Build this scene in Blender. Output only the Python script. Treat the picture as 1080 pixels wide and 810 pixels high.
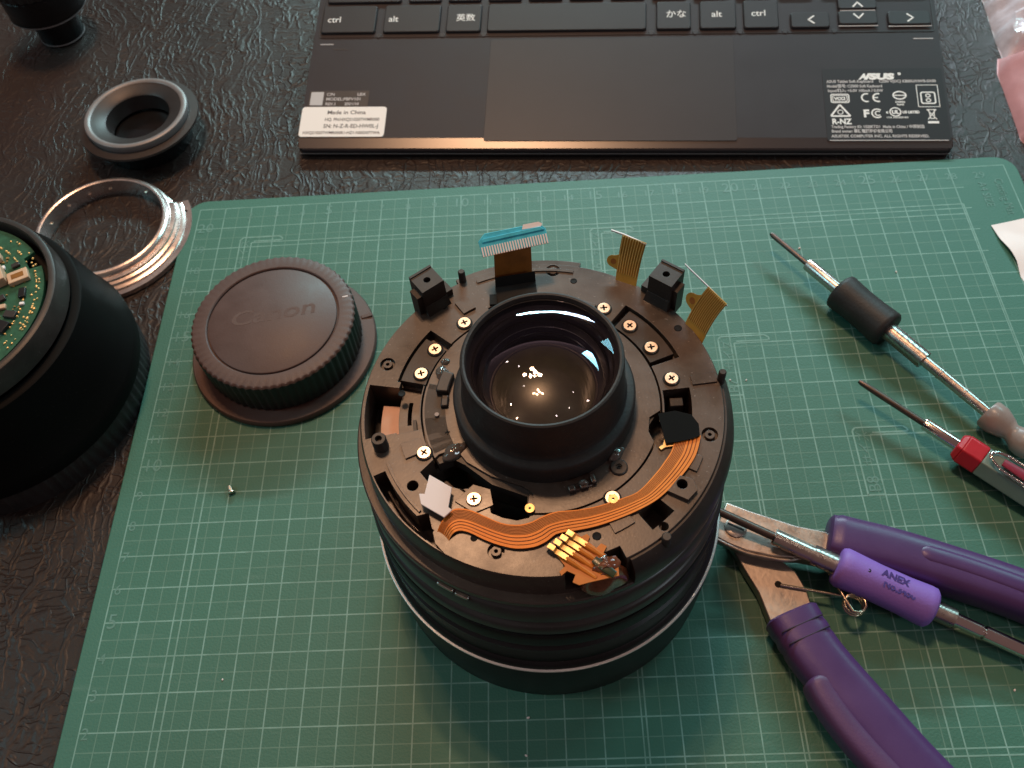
import bpy, bmesh, math, random
from math import sin, cos, pi, radians, hypot, atan2, sqrt
from mathutils import Vector, Matrix, noise
from mathutils.geometry import tessellate_polygon

random.seed(7)
sc = bpy.context.scene
for o in list(bpy.data.objects): bpy.data.objects.remove(o)
C = sc.collection
S = 0.01            # everything below is written in centimetres; 1 Blender unit = 1 m
# x runs along the mat's long edge, y along its short edge, z = 0 is the top face of the cutting mat

# ------------------------------------------------------------------ camera
cam_d = bpy.data.cameras.new('camera'); cam = bpy.data.objects.new('camera', cam_d); C.objects.link(cam)
RX = Vector((0.9979305741503901, -0.015939803812371575, -0.062293593814258835))
RY = Vector((-0.04697805622471554, -0.8422302207473793, -0.5370673305025806))
RZ = Vector((-0.04390479938708555, 0.5388823414385033, -0.8412361087569504))
M = Matrix((RX, -RY, -RZ)).transposed().to_4x4()
M.translation = Vector((13.0637, -3.2254, 24.4883)) * S
cam.matrix_world = M
cam_d.sensor_fit = 'HORIZONTAL'; cam_d.sensor_width = 36.0; cam_d.lens = 36.0 * 944.94 / 1080.0
cam_d.clip_start = 0.005; cam_d.clip_end = 50
cam_d.dof.use_dof = True; cam_d.dof.focus_distance = 0.205; cam_d.dof.aperture_fstop = 40
sc.camera = cam

# ------------------------------------------------------------------ world, lamps, exposure
w = bpy.data.worlds.new('World'); sc.world = w; w.use_nodes = True
bg = w.node_tree.nodes['Background']; bg.inputs[0].default_value = (1.0, 0.60, 0.55, 1); bg.inputs[1].default_value = 0.125
def area(name, loc, aim, power, col, sx, sy=None, shape='RECTANGLE'):
    l = bpy.data.lights.new(name, 'AREA'); l.energy = power; l.color = col
    l.shape = shape; l.size = sx
    if shape in ('RECTANGLE', 'ELLIPSE'): l.size_y = sy or sx
    o = bpy.data.objects.new(name, l); C.objects.link(o)
    o.location = Vector(loc) * S
    o.rotation_euler = (Vector(aim) - Vector(loc)).to_track_quat('-Z', 'Y').to_euler()
    return o
for k,(x,y) in enumerate(((-9,53),(-2,49),(3,55),(9,50),(0,61))):
    area('ceiling_bulb', (x, y, 128), (12, 8, 5), 1.55, (1.0, 0.55, 0.30), 0.05, 0.05, 'DISK')
area('glint_bulb', (-62, 0, 150), (12, 8, 5), 1.1, (1.0, 0.62, 0.38), 0.06, 0.06, 'DISK')  # added bulb, raised to warm the left of the lens lip
for loc in ((75, 20, 150), (40, -40, 165), (-40, 95, 150)):
    area('glint_bulb', loc, (12, 8, 5), 0.22, (1.0, 0.80, 0.62), 0.04, 0.04, 'DISK')  # small bulbs added for scattered glints on the rear glass
area('back_cool_light', (14, 122, 60), (14, 16, 0), 8.0, (0.58, 0.98, 1.0), 0.46, 0.038)  # unseen cool strip added behind the table in place of the tablet screen
area('back_cool_light', (48, 118, 60), (20, 16, 0), 4.6, (0.72, 0.86, 1.0), 0.40, 0.05)  # second unseen cool strip, added at the back right
area('back_cool_light', (80, 75, 70), (20, 16, 0), 2.5, (0.42, 0.97, 1.0), 0.34, 0.16)  # unseen cool light added at the right to brighten the mat
area('side_fill', (-85, 10, 75), (10, 10, 0), 2.1, (0.38, 0.88, 1.0), 0.30, 0.30)  # cool fill added from the left, balanced against the mat's tones
area('side_lamp', (80, -38, 50), (20, 8, 0), 0.8, (0.75, 0.92, 1.0), 0.18, 0.18, 'DISK')
sc.view_settings.view_transform = 'Standard'; sc.view_settings.look = 'None'
sc.view_settings.exposure = 0.0; sc.view_settings.gamma = 1.0
sc.view_settings.use_curve_mapping = False
sc.render.engine = 'CYCLES'
sc.cycles.use_denoising = True
sc.cycles.max_bounces = 10; sc.cycles.transmission_bounces = 8; sc.cycles.transparent_max_bounces = 8
sc.cycles.caustics_refractive = False; sc.cycles.caustics_reflective = False
sc.cycles.sample_clamp_indirect = 4.0

# ------------------------------------------------------------------ materials
def pm(name, col, rough=0.5, metal=0.0, var=0.0, vscale=60.0, bump=0.0, bscale=400.0, rvar=0.0, spec=0.5,
       coat=0.0, trans=0.0, ior=1.45, bevel=0.0, dust=0.0, sss=0.0, aniso=0.0):
    m = bpy.data.materials.new(name); m.use_nodes = True
    nt = m.node_tree; N = nt.nodes; L = nt.links
    b = N['Principled BSDF']
    b.inputs['Base Color'].default_value = (*col, 1); b.inputs['Roughness'].default_value = rough
    b.inputs['Metallic'].default_value = metal; b.inputs['Specular IOR Level'].default_value = spec
    b.inputs['Coat Weight'].default_value = coat; b.inputs['Transmission Weight'].default_value = trans
    b.inputs['IOR'].default_value = ior
    b.inputs['Anisotropic'].default_value = aniso
    if sss: b.inputs['Subsurface Weight'].default_value = sss; b.inputs['Subsurface Scale'].default_value = 0.002
    tc = N.new('ShaderNodeTexCoord')
    if var or rvar or dust:
        n = N.new('ShaderNodeTexNoise'); n.inputs['Scale'].default_value = vscale; n.inputs['Detail'].default_value = 6
        n.inputs['Roughness'].default_value = 0.65
        L.new(tc.outputs['Object'], n.inputs['Vector'])
        colsock = None
        if var:
            r = N.new('ShaderNodeValToRGB'); r.color_ramp.elements[0].position = 0.3; r.color_ramp.elements[1].position = 0.72
            r.color_ramp.elements[0].color = (*[c * (1 - var) for c in col], 1)
            r.color_ramp.elements[1].color = (*[min(1, c * (1 + var)) for c in col], 1)
            L.new(n.outputs['Fac'], r.inputs['Fac']); colsock = r.outputs['Color']
        if dust:
            n3 = N.new('ShaderNodeTexNoise'); n3.inputs['Scale'].default_value = 1700; n3.inputs['Detail'].default_value = 2
            L.new(tc.outputs['Object'], n3.inputs['Vector'])
            r3 = N.new('ShaderNodeMapRange'); r3.inputs['From Min'].default_value = 0.68; r3.inputs['From Max'].default_value = 0.80
            r3.inputs['To Max'].default_value = dust; L.new(n3.outputs['Fac'], r3.inputs['Value'])
            mx = N.new('ShaderNodeMix'); mx.data_type = 'RGBA'; L.new(r3.outputs['Result'], mx.inputs['Factor'])
            if colsock: L.new(colsock, mx.inputs[6])
            else: mx.inputs[6].default_value = (*col, 1)
            mx.inputs[7].default_value = (0.32, 0.29, 0.27, 1); colsock = mx.outputs[2]
        if colsock: L.new(colsock, b.inputs['Base Color'])
        if rvar:
            mr = N.new('ShaderNodeMapRange'); mr.inputs['From Min'].default_value = 0.3; mr.inputs['From Max'].default_value = 0.7
            mr.inputs['To Min'].default_value = max(0.02, rough - rvar); mr.inputs['To Max'].default_value = min(1, rough + rvar)
            L.new(n.outputs['Fac'], mr.inputs['Value']); L.new(mr.outputs['Result'], b.inputs['Roughness'])
    nrm = None
    if bevel:
        bv = N.new('ShaderNodeBevel'); bv.samples = 4; bv.inputs['Radius'].default_value = bevel * S
        nrm = bv.outputs['Normal']
    if bump:
        n2 = N.new('ShaderNodeTexNoise'); n2.inputs['Scale'].default_value = bscale; n2.inputs['Detail'].default_value = 4
        L.new(tc.outputs['Object'], n2.inputs['Vector'])
        bp = N.new('ShaderNodeBump'); bp.inputs['Strength'].default_value = bump; bp.inputs['Distance'].default_value = 0.0006
        L.new(n2.outputs['Fac'], bp.inputs['Height'])
        if nrm: L.new(nrm, bp.inputs['Normal'])
        nrm = bp.outputs['Normal']
    if nrm: L.new(nrm, b.inputs['Normal'])
    return m

def leather():
    m = bpy.data.materials.new('embossed_brown_leather'); m.use_nodes = True
    nt = m.node_tree; N = nt.nodes; L = nt.links; b = N['Principled BSDF']
    tc = N.new('ShaderNodeTexCoord')
    nz = N.new('ShaderNodeTexNoise'); nz.inputs['Scale'].default_value = 22; nz.inputs['Detail'].default_value = 4
    L.new(tc.outputs['Object'], nz.inputs['Vector'])
    mul = N.new('ShaderNodeVectorMath'); mul.operation = 'SCALE'; mul.inputs['Scale'].default_value = 0.035
    L.new(nz.outputs['Color'], mul.inputs[0])
    add = N.new('ShaderNodeVectorMath'); L.new(tc.outputs['Object'], add.inputs[0]); L.new(mul.outputs[0], add.inputs[1])
    def ridges(scale, sx, sy, rot, lo, hi):
        mp = N.new('ShaderNodeMapping'); mp.inputs['Scale'].default_value = (sx, sy, 1.0); mp.inputs['Rotation'].default_value = (0, 0, radians(rot))
        L.new(add.outputs[0], mp.inputs['Vector'])
        n = N.new('ShaderNodeTexNoise'); n.inputs['Scale'].default_value = scale; n.inputs['Detail'].default_value = 1.5; n.inputs['Roughness'].default_value = 0.4
        L.new(mp.outputs[0], n.inputs['Vector'])
        s1 = N.new('ShaderNodeMath'); s1.operation = 'SUBTRACT'; s1.inputs[1].default_value = 0.5; L.new(n.outputs['Fac'], s1.inputs[0])
        s2 = N.new('ShaderNodeMath'); s2.operation = 'ABSOLUTE'; L.new(s1.outputs[0], s2.inputs[0])
        mr = N.new('ShaderNodeMapRange'); mr.interpolation_type = 'SMOOTHSTEP'; mr.inputs['From Min'].default_value = lo; mr.inputs['From Max'].default_value = hi
        mr.inputs['To Min'].default_value = 1; mr.inputs['To Max'].default_value = 0; L.new(s2.outputs[0], mr.inputs['Value'])
        return mr.outputs[0]
    ra = ridges(250, 1.0, 0.15, 8, 0.0, 0.08); rb = ridges(300, 0.25, 1.0, -6, 0.0, 0.06)
    rbm = N.new('ShaderNodeMath'); rbm.operation = 'MULTIPLY'; rbm.inputs[1].default_value = 0.75; L.new(rb, rbm.inputs[0])
    mask = N.new('ShaderNodeTexNoise'); mask.inputs['Scale'].default_value = 40; mask.inputs['Detail'].default_value = 3
    L.new(tc.outputs['Object'], mask.inputs['Vector'])
    mk = N.new('ShaderNodeMapRange'); mk.inputs['From Min'].default_value = 0.35; mk.inputs['From Max'].default_value = 0.6; mk.inputs['To Min'].default_value = 0.35
    L.new(mask.outputs['Fac'], mk.inputs['Value'])
    mxx = N.new('ShaderNodeMath'); mxx.operation = 'MAXIMUM'; L.new(ra, mxx.inputs[0]); L.new(rbm.outputs[0], mxx.inputs[1])
    mn = N.new('ShaderNodeMath'); mn.operation = 'MULTIPLY'; L.new(mxx.outputs[0], mn.inputs[0]); L.new(mk.outputs[0], mn.inputs[1])
    fine = N.new('ShaderNodeTexNoise'); fine.inputs['Scale'].default_value = 900; fine.inputs['Detail'].default_value = 5
    L.new(tc.outputs['Object'], fine.inputs['Vector'])
    ad = N.new('ShaderNodeMath'); ad.operation = 'MULTIPLY_ADD'; ad.inputs[1].default_value = 0.35
    L.new(fine.outputs['Fac'], ad.inputs[0]); L.new(mn.outputs[0], ad.inputs[2])
    bp = N.new('ShaderNodeBump'); bp.inputs['Strength'].default_value = 0.7; bp.inputs['Distance'].default_value = 0.00045
    L.new(ad.outputs[0], bp.inputs['Height']); L.new(bp.outputs[0], b.inputs['Normal'])
    big = N.new('ShaderNodeTexNoise'); big.inputs['Scale'].default_value = 9; big.inputs['Detail'].default_value = 5
    L.new(tc.outputs['Object'], big.inputs['Vector'])
    r = N.new('ShaderNodeValToRGB'); r.color_ramp.elements[0].color = (0.016, 0.0100, 0.0085, 1); r.color_ramp.elements[1].color = (0.044, 0.029, 0.025, 1)
    r.color_ramp.elements[0].position = 0.3; r.color_ramp.elements[1].position = 0.75
    L.new(big.outputs['Fac'], r.inputs['Fac']); L.new(r.outputs[0], b.inputs['Base Color'])
    b.inputs['Roughness'].default_value = 0.46; b.inputs['Specular IOR Level'].default_value = 0.35
    return m

def mat_green():
    m = bpy.data.materials.new('green_vinyl'); m.use_nodes = True
    nt = m.node_tree; N = nt.nodes; L = nt.links; b = N['Principled BSDF']
    tc = N.new('ShaderNodeTexCoord')
    n = N.new('ShaderNodeTexNoise'); n.inputs['Scale'].default_value = 14; n.inputs['Detail'].default_value = 7; n.inputs['Roughness'].default_value = 0.6
    L.new(tc.outputs['Object'], n.inputs['Vector'])
    r = N.new('ShaderNodeValToRGB'); r.color_ramp.elements[0].position = 0.3; r.color_ramp.elements[1].position = 0.72
    r.color_ramp.elements[0].color = (0.034, 0.137, 0.098, 1); r.color_ramp.elements[1].color = (0.044, 0.164, 0.118, 1)
    L.new(n.outputs['Fac'], r.inputs['Fac'])
    # fine cut marks and scuffs
    mp = N.new('ShaderNodeMapping'); mp.inputs['Scale'].default_value = (1, 9, 1); mp.inputs['Rotation'].default_value = (0, 0, radians(24))
    L.new(tc.outputs['Object'], mp.inputs['Vector'])
    s = N.new('ShaderNodeTexNoise'); s.inputs['Scale'].default_value = 55; s.inputs['Detail'].default_value = 6
    L.new(mp.outputs[0], s.inputs['Vector'])
    sr = N.new('ShaderNodeMapRange'); sr.inputs['From Min'].default_value = 0.60; sr.inputs['From Max'].default_value = 0.78; sr.inputs['To Max'].default_value = 0.22
    L.new(s.outputs['Fac'], sr.inputs['Value'])
    mx = N.new('ShaderNodeMix'); mx.data_type = 'RGBA'; mx.inputs[7].default_value = (0.16, 0.26, 0.215, 1)
    L.new(sr.outputs[0], mx.inputs['Factor']); L.new(r.outputs[0], mx.inputs[6]); L.new(mx.outputs[2], b.inputs['Base Color'])
    rr = N.new('ShaderNodeMapRange'); rr.inputs['To Min'].default_value = 0.46; rr.inputs['To Max'].default_value = 0.66
    L.new(n.outputs['Fac'], rr.inputs['Value']); L.new(rr.outputs[0], b.inputs['Roughness'])
    f = N.new('ShaderNodeTexNoise'); f.inputs['Scale'].default_value = 1500; f.inputs['Detail'].default_value = 3
    L.new(tc.outputs['Object'], f.inputs['Vector'])
    bp = N.new('ShaderNodeBump'); bp.inputs['Strength'].default_value = 0.35; bp.inputs['Distance'].default_value = 0.0003
    L.new(f.outputs['Fac'], bp.inputs['Height']); L.new(bp.outputs[0], b.inputs['Normal'])
    return m

def print_mat(name, col, wear):
    m = bpy.data.materials.new(name); m.use_nodes = True
    nt = m.node_tree; N = nt.nodes; L = nt.links; b = N['Principled BSDF']
    tc = N.new('ShaderNodeTexCoord')
    n = N.new('ShaderNodeTexNoise'); n.inputs['Scale'].default_value = 220; n.inputs['Detail'].default_value = 5
    L.new(tc.outputs['Object'], n.inputs['Vector'])
    r = N.new('ShaderNodeValToRGB'); r.color_ramp.elements[0].position = 0.34; r.color_ramp.elements[1].position = 0.66
    r.color_ramp.elements[0].color = (*[c * (1 - wear) + g * wear for c, g in zip(col, (0.06, 0.165, 0.117))], 1)
    r.color_ramp.elements[1].color = (*col, 1)
    L.new(n.outputs['Fac'], r.inputs['Fac']); L.new(r.outputs[0], b.inputs['Base Color'])
    b.inputs['Roughness'].default_value = 0.55
    return m

def coated_glass():
    """thin antireflection coated glass: clear, with a bluish Fresnel reflection"""
    m = bpy.data.materials.new('coated_glass'); m.use_nodes = True
    nt = m.node_tree; N = nt.nodes; L = nt.links; N.remove(N['Principled BSDF'])
    tr = N.new('ShaderNodeBsdfTransparent'); tr.inputs['Color'].default_value = (0.93, 0.93, 0.95, 1)
    gl = N.new('ShaderNodeBsdfGlossy'); gl.inputs['Roughness'].default_value = 0.015; gl.inputs['Color'].default_value = (0.80, 0.84, 1.0, 1)
    fr = N.new('ShaderNodeFresnel'); fr.inputs['IOR'].default_value = 1.42
    mx = N.new('ShaderNodeMixShader'); L.new(fr.outputs[0], mx.inputs[0]); L.new(tr.outputs[0], mx.inputs[1]); L.new(gl.outputs[0], mx.inputs[2])
    L.new(mx.outputs[0], N['Material Output'].inputs['Surface']); return m

MT = dict(
 leather=leather(), mat=mat_green(),
 line=print_mat('pale_green_print', (0.20, 0.37, 0.32), 0.5), line2=print_mat('faint_green_print', (0.11, 0.235, 0.185), 0.5),
 ink=print_mat('worn_print', (0.12, 0.26, 0.225), 0.5),
 plate=pm('brown_black_plastic', (0.052, 0.035, 0.028), 0.35, var=0.5, vscale=55, bump=0.03, bscale=1600, rvar=0.08, bevel=0.012, dust=0.6, spec=0.85),
 plate2=pm('dark_plastic', (0.033, 0.027, 0.025), 0.42, var=0.3, vscale=150, bump=0.03, bscale=1600, bevel=0.010, dust=0.3),
 black=pm('black_paint', (0.013, 0.012, 0.013), 0.40, spec=0.35, var=0.25, vscale=90, bump=0.04, bscale=1500, dust=0.12),
 blackbody=pm('satin_black_metal', (0.004, 0.004, 0.004), 0.6, spec=0.10, dust=0.08),
 gloss=pm('gloss_black', (0.010, 0.010, 0.011), 0.20, rvar=0.06, vscale=120),
 tape=pm('black_tape', (0.006, 0.006, 0.006), 0.8, spec=0.10),
 ring=pm('silver_paint', (0.80, 0.76, 0.74), 0.34, 0.7, rvar=0.05, vscale=150),
 bevelstrip=pm('polished_edge', (0.03, 0.024, 0.026), 0.26, spec=0.9),
 greyring=pm('satin_grey_black', (0.046, 0.041, 0.040), 0.32, var=0.2, vscale=90, dust=0.15),
 matte=pm('matte_black', (0.010, 0.010, 0.010), 0.75, var=0.3, vscale=200),
 void=pm('black_cavity', (0.004, 0.004, 0.004), 0.8),  # near-black colour stands in for shade inside holes, slots and recesses
 rubber=pm('black_rubber', (0.020, 0.018, 0.018), 0.55, var=0.25, vscale=160, bump=0.15, bscale=1200, dust=0.15),
 cap=pm('cap_plastic', (0.102, 0.060, 0.053), 0.50, var=0.10, vscale=120, bump=0.10, bscale=2200, rvar=0.05, dust=0.12),
 capwall=pm('cap_plastic_shaded', (0.024, 0.024, 0.024), 0.5, var=0.15, vscale=140, bump=0.08, bscale=2000),  # darker copy of the cap plastic, shade on the ribbed wall painted in
 steel=pm('brushed_steel', (0.60, 0.53, 0.49), 0.30, 1.0, var=0.10, vscale=200, rvar=0.08, bump=0.05, bscale=900),
 mount=pm('turned_metal', (0.84, 0.76, 0.73), 0.24, 0.88, var=0.12, vscale=120, rvar=0.07, bump=0.04, bscale=1200),
 chrome=pm('chrome', (0.78, 0.72, 0.69), 0.14, 1.0, rvar=0.06, vscale=160),
 screw=pm('nickel_screw', (0.92, 0.78, 0.64), 0.36, 1.0, rvar=0.06, vscale=500, bevel=0.006),
 blade=pm('ground_steel', (0.40, 0.350, 0.315), 0.42, 1.0, var=0.14, vscale=160, bump=0.10, bscale=700, rvar=0.1),
 darksteel=pm('dark_steel', (0.13, 0.10, 0.09), 0.38, 0.85, var=0.15, vscale=300),
 purple=pm('purple_plastic', (0.074, 0.034, 0.132), 0.36, var=0.08, vscale=80, bump=0.04, bscale=1500, rvar=0.05),
 plum=pm('plum_rubber', (0.088, 0.037, 0.112), 0.46, var=0.08, vscale=120, bump=0.10, bscale=1800),
 violet=pm('violet_rubber', (0.24, 0.135, 0.53), 0.55, var=0.08, vscale=120, bump=0.12, bscale=1600),
 flex=pm('orange_polyimide', (0.60, 0.18, 0.022), 0.46, var=0.12, vscale=260),
 trace=pm('copper_trace', (0.68, 0.215, 0.028), 0.46, 0.15, var=0.10, vscale=300),
 tracedark=pm('flex_gap', (0.22, 0.050, 0.007), 0.45),
 flexdk=pm('brown_polyimide', (0.27, 0.105, 0.022), 0.40, var=0.25, vscale=260, coat=0.2),
 flexol=pm('olive_polyimide', (0.40, 0.235, 0.040), 0.40, var=0.18, vscale=260, coat=0.2),
 olivetrace=pm('olive_trace', (0.66, 0.45, 0.15), 0.4, var=0.1, vscale=300),
 gold=pm('gold_contact', (0.72, 0.52, 0.24), 0.42, 1.0, rvar=0.08, vscale=400),
 cyan=pm('cyan_stiffener', (0.06, 0.52, 0.68), 0.45, var=0.2, vscale=400, bump=0.1),
 white=pm('white_paper', (0.90, 0.80, 0.79), 0.6, var=0.04, vscale=60),
 sticker=pm('white_sticker', (0.92, 0.84, 0.80), 0.5),
 film=pm('pink_film', (0.80, 0.50, 0.38), 0.45, var=0.06, vscale=300, bump=0.05, bscale=700),
 glue=pm('clear_glue', (0.10, 0.085, 0.075), 0.08, coat=1.0, rvar=0.04, vscale=700),
 solder=pm('brown_flux', (0.17, 0.055, 0.026), 0.2, coat=1.0, var=0.4, vscale=600),
 greendk=pm('green_resist', (0.020, 0.036, 0.013), 0.35, coat=0.1, var=0.3, vscale=500),
 pcb=pm('green_circuit_board', (0.030, 0.105, 0.058), 0.35, var=0.3, vscale=500, coat=0.3),
 springwire=pm('pale_spring_steel', (0.66, 0.56, 0.42), 0.25, 1.0),
 groove=pm('purple_groove_shade', (0.018, 0.007, 0.026), 0.6),  # darker purple lines stand in for shade in the handle grooves
 ceramic=pm('tan_ceramic', (0.62, 0.40, 0.26), 0.55, var=0.12, vscale=300),
 kb=pm('keyboard_shell', (0.030, 0.024, 0.028), 0.48, spec=0.28, var=0.08, vscale=60, bump=0.06, bscale=2600, rvar=0.04),
 key=pm('keycap_plastic', (0.026, 0.023, 0.026), 0.44, spec=0.35, var=0.06, vscale=120, bump=0.05, bscale=2400),
 pad=pm('touchpad', (0.036, 0.031, 0.034), 0.40, spec=0.35, var=0.05, vscale=60, bump=0.03, bscale=2600),
 legend=pm('white_legend', (0.85, 0.83, 0.82), 0.5), legend2=pm('grey_legend', (0.52, 0.48, 0.48), 0.5),
 lab=pm('label_black', (0.020, 0.017, 0.020), 0.5, spec=0.28), ink_dark=pm('dark_ink', (0.06, 0.045, 0.045), 0.5),
 red=pm('red_plastic', (0.52, 0.020, 0.040), 0.35, var=0.08, vscale=120, bump=0.05, bscale=900),
 maroon=pm('maroon_plastic', (0.24, 0.018, 0.045), 0.35),
 clear=pm('mat_reflection_plastic', (0.19, 0.29, 0.265), 0.22, coat=0.4, var=0.08, vscale=80),  # green of the reflected mat put into the body's base colour
 frost=pm('frosted_plastic', (0.44, 0.36, 0.34), 0.30, var=0.15, vscale=200, trans=0.35, ior=1.4),
 bag=pm('crinkled_film', (0.62, 0.54, 0.60), 0.25, var=0.25, vscale=90, bump=0.4, bscale=160, coat=0.4),
 pink=pm('pink_film_bag', (0.62, 0.30, 0.32), 0.32, var=0.14, vscale=70, bump=0.2, bscale=120, coat=0.3),
 glass=coated_glass(),
 innerglass=pm('olive_coated_glass', (0.052, 0.050, 0.020), 0.32, 0.25, coat=1.0, var=0.35, vscale=160, spec=1.0),
 barrelin=pm('inner_barrel', (0.020, 0.018, 0.030), 0.28),  # slight blue in the base colour stands in for a purple-blue sheen
 grey=pm('grey_anodised', (0.23, 0.21, 0.21), 0.42, 0.2, var=0.1, vscale=150),
 dim=pm('dark_grey_anodised', (0.045, 0.038, 0.037), 0.45, 0.3, var=0.15, vscale=150),
)

# ------------------------------------------------------------------ mesh helpers (cm)
class MB:
    def __init__(s): s.v = []; s.f = []; s.mi = []; s.cur = 0
    def add(s, vs, fs):
        o = len(s.v); s.v += [tuple(p) for p in vs]; s.f += [tuple(i + o for i in f) for f in fs]; s.mi += [s.cur] * len(fs)
        return s
    def xf(s, M):
        s.v = [tuple(M @ Vector(p)) for p in s.v]; return s
    def join(s, other, M=None):
        return s.add([tuple(M @ Vector(p)) for p in other.v] if M else other.v, other.f)
    def box(s, x0, x1, y0, y1, z0, z1):
        return s.add([(x0,y0,z0),(x1,y0,z0),(x1,y1,z0),(x0,y1,z0),(x0,y0,z1),(x1,y0,z1),(x1,y1,z1),(x0,y1,z1)],
                     [(0,3,2,1),(4,5,6,7),(0,1,5,4),(1,2,6,5),(2,3,7,6),(3,0,4,7)])
    def prism(s, poly, z0, z1, top=None):
        p = list(poly)
        a = sum(p[i][0]*p[(i+1)%len(p)][1]-p[(i+1)%len(p)][0]*p[i][1] for i in range(len(p)))
        q = list(top) if top else p
        if a < 0: p = p[::-1]; q = q[::-1]
        n = len(p)
        vs = [(x,y,z0) for x,y in p] + [(x,y,z1) for x,y in q]
        return s.add(vs, [tuple(range(n-1,-1,-1)), tuple(range(n,2*n))] + [(i,(i+1)%n,n+(i+1)%n,n+i) for i in range(n)])
    def holed(s, outer, holes, z0, z1, hz0=None):
        """plate with holes; walls on every outline"""
        loops = [outer] + holes; flat = [p for l in loops for p in l]
        tris = tessellate_polygon([[Vector((x,y,0)) for x,y in l] for l in loops])
        n = len(flat); vs = [(x,y,z0) for x,y in flat] + [(x,y,z1) for x,y in flat]; fs = []
        for t in tris:
            a,b,c = t; A,B,Cc = flat[a],flat[b],flat[c]
            if (B[0]-A[0])*(Cc[1]-A[1])-(B[1]-A[1])*(Cc[0]-A[0]) < 0: a,b,c = c,b,a
            fs += [(a+n,b+n,c+n),(c,b,a)]
        o = 0
        for k,l in enumerate(loops):
            m = len(l); ar = sum(l[i][0]*l[(i+1)%m][1]-l[(i+1)%m][0]*l[i][1] for i in range(m))
            ccw = ar > 0
            for i in range(m):
                a,b = o+i, o+(i+1)%m
                if ccw == (k == 0): fs.append((a,b,b+n,a+n))
                else: fs.append((b,a,a+n,b+n))
            o += m
        return s.add(vs, fs)
    def lathe(s, prof, n=96, t0=0, t1=360, closed=False, mod=None):
        """prof: list of (r,z). closed: profile loops back on itself"""
        full = abs(t1-t0) >= 359.99; cols = n if full else n+1
        vs = []; 
        for i in range(cols):
            t = radians(t0 + (t1-t0)*i/n)
            for (r,z) in prof:
                rr = r if mod is None else mod(r,z,t)
                vs.append((rr*cos(t), rr*sin(t), z))
        k = len(prof); fs = []
        for i in range(n):
            j = (i+1) % cols
            for q in range(k if closed else k-1):
                q2 = (q+1)%k
                fs.append((i*k+q, j*k+q, j*k+q2, i*k+q2))
        if not full and closed:
            fs.append(tuple(range(k-1,-1,-1))); fs.append(tuple((cols-1)*k+q for q in range(k)))
        return s.add(vs, fs)
    def tube(s, pts, r, n=10, cap=True):
        pts = [Vector(p) for p in pts]; m = len(pts); rs = r if isinstance(r,(list,tuple)) else [r]*m
        vs = []; up = None
        for i in range(m):
            d = (pts[min(i+1,m-1)] - pts[max(i-1,0)]).normalized()
            if up is None: up = d.orthogonal().normalized()
            up = (up - d*up.dot(d)).normalized(); sd = d.cross(up)
            for k in range(n):
                a = 2*pi*k/n; vs.append(tuple(pts[i] + (up*cos(a)+sd*sin(a))*rs[i]))
        fs = [(i*n+k, i*n+(k+1)%n, (i+1)*n+(k+1)%n, (i+1)*n+k) for i in range(m-1) for k in range(n)]
        if cap: fs += [tuple(range(n-1,-1,-1)), tuple((m-1)*n+k for k in range(n))]
        return s.add(vs, fs)
    def loft(s, pts, wh, n=24, pw=2.6, up=(0,0,1)):
        """super-ellipse sections (half width, half height) along pts"""
        pts = [Vector(p) for p in pts]; m = len(pts); vs = []; up = Vector(up)
        for i in range(m):
            d = (pts[min(i+1,m-1)] - pts[max(i-1,0)]).normalized()
            sd = d.cross(up).normalized(); u2 = sd.cross(d)
            for k in range(n):
                a = 2*pi*k/n; c, q = cos(a), sin(a)
                x = abs(c)**(2/pw)*(1 if c>=0 else -1)*wh[i][0]; y = abs(q)**(2/pw)*(1 if q>=0 else -1)*wh[i][1]
                vs.append(tuple(pts[i] + sd*x + u2*y))
        fs = [(i*n+k, (i+1)*n+k, (i+1)*n+(k+1)%n, i*n+(k+1)%n) for i in range(m-1) for k in range(n)]
        fs += [tuple(range(n)), tuple((m-1)*n+k for k in range(n-1,-1,-1))]
        return s.add(vs, fs)
    def ribbon(s, A, B, th):
        """strip between two equal-length 3d polylines, thickness th downwards"""
        m = len(A); vs = []
        for a,b in zip(A,B):
            a,b = Vector(a),Vector(b); vs += [tuple(a),tuple(b),(b.x,b.y,b.z-th),(a.x,a.y,a.z-th)]
        fs = []
        for i in range(m-1):
            o,q = 4*i,4*i+4
            fs += [(o,q,q+1,o+1),(o+1,q+1,q+2,o+2),(o+2,q+2,q+3,o+3),(o+3,q+3,q,o)]
        fs += [(0,1,2,3),(4*m-1,4*m-2,4*m-3,4*m-4)]
        return s.add(vs, fs)
    def mesh(s, name, mats, smooth=35):
        me = bpy.data.meshes.new(name)
        me.from_pydata([(x*S,y*S,z*S) for x,y,z in s.v], [], s.f)
        for m in (mats if isinstance(mats,(list,tuple)) else [mats]): me.materials.append(m)
        me.polygons.foreach_set('material_index', s.mi)
        bm = bmesh.new(); bm.from_mesh(me); bmesh.ops.recalc_face_normals(bm, faces=bm.faces); bm.to_mesh(me); bm.free()
        if smooth:
            me.polygons.foreach_set('use_smooth', [True]*len(me.polygons)); me.set_sharp_from_angle(angle=radians(smooth))
        me.update(); return me
    def build(s, name, mats, parent=None, smooth=35, bevel=0, seg=2):
        o = bpy.data.objects.new(name, s.mesh(name, mats, smooth)); C.objects.link(o)
        if parent is not None: o.parent = parent
        if bevel:
            b = o.modifiers.new('edge', 'BEVEL'); b.width = bevel*S; b.segments = seg; b.limit_method = 'ANGLE'; b.angle_limit = radians(40)
        return o
def inst(src, parent, M):
    o = src.copy(); C.objects.link(o); o.parent = parent; o.matrix_local = M; return o
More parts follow.
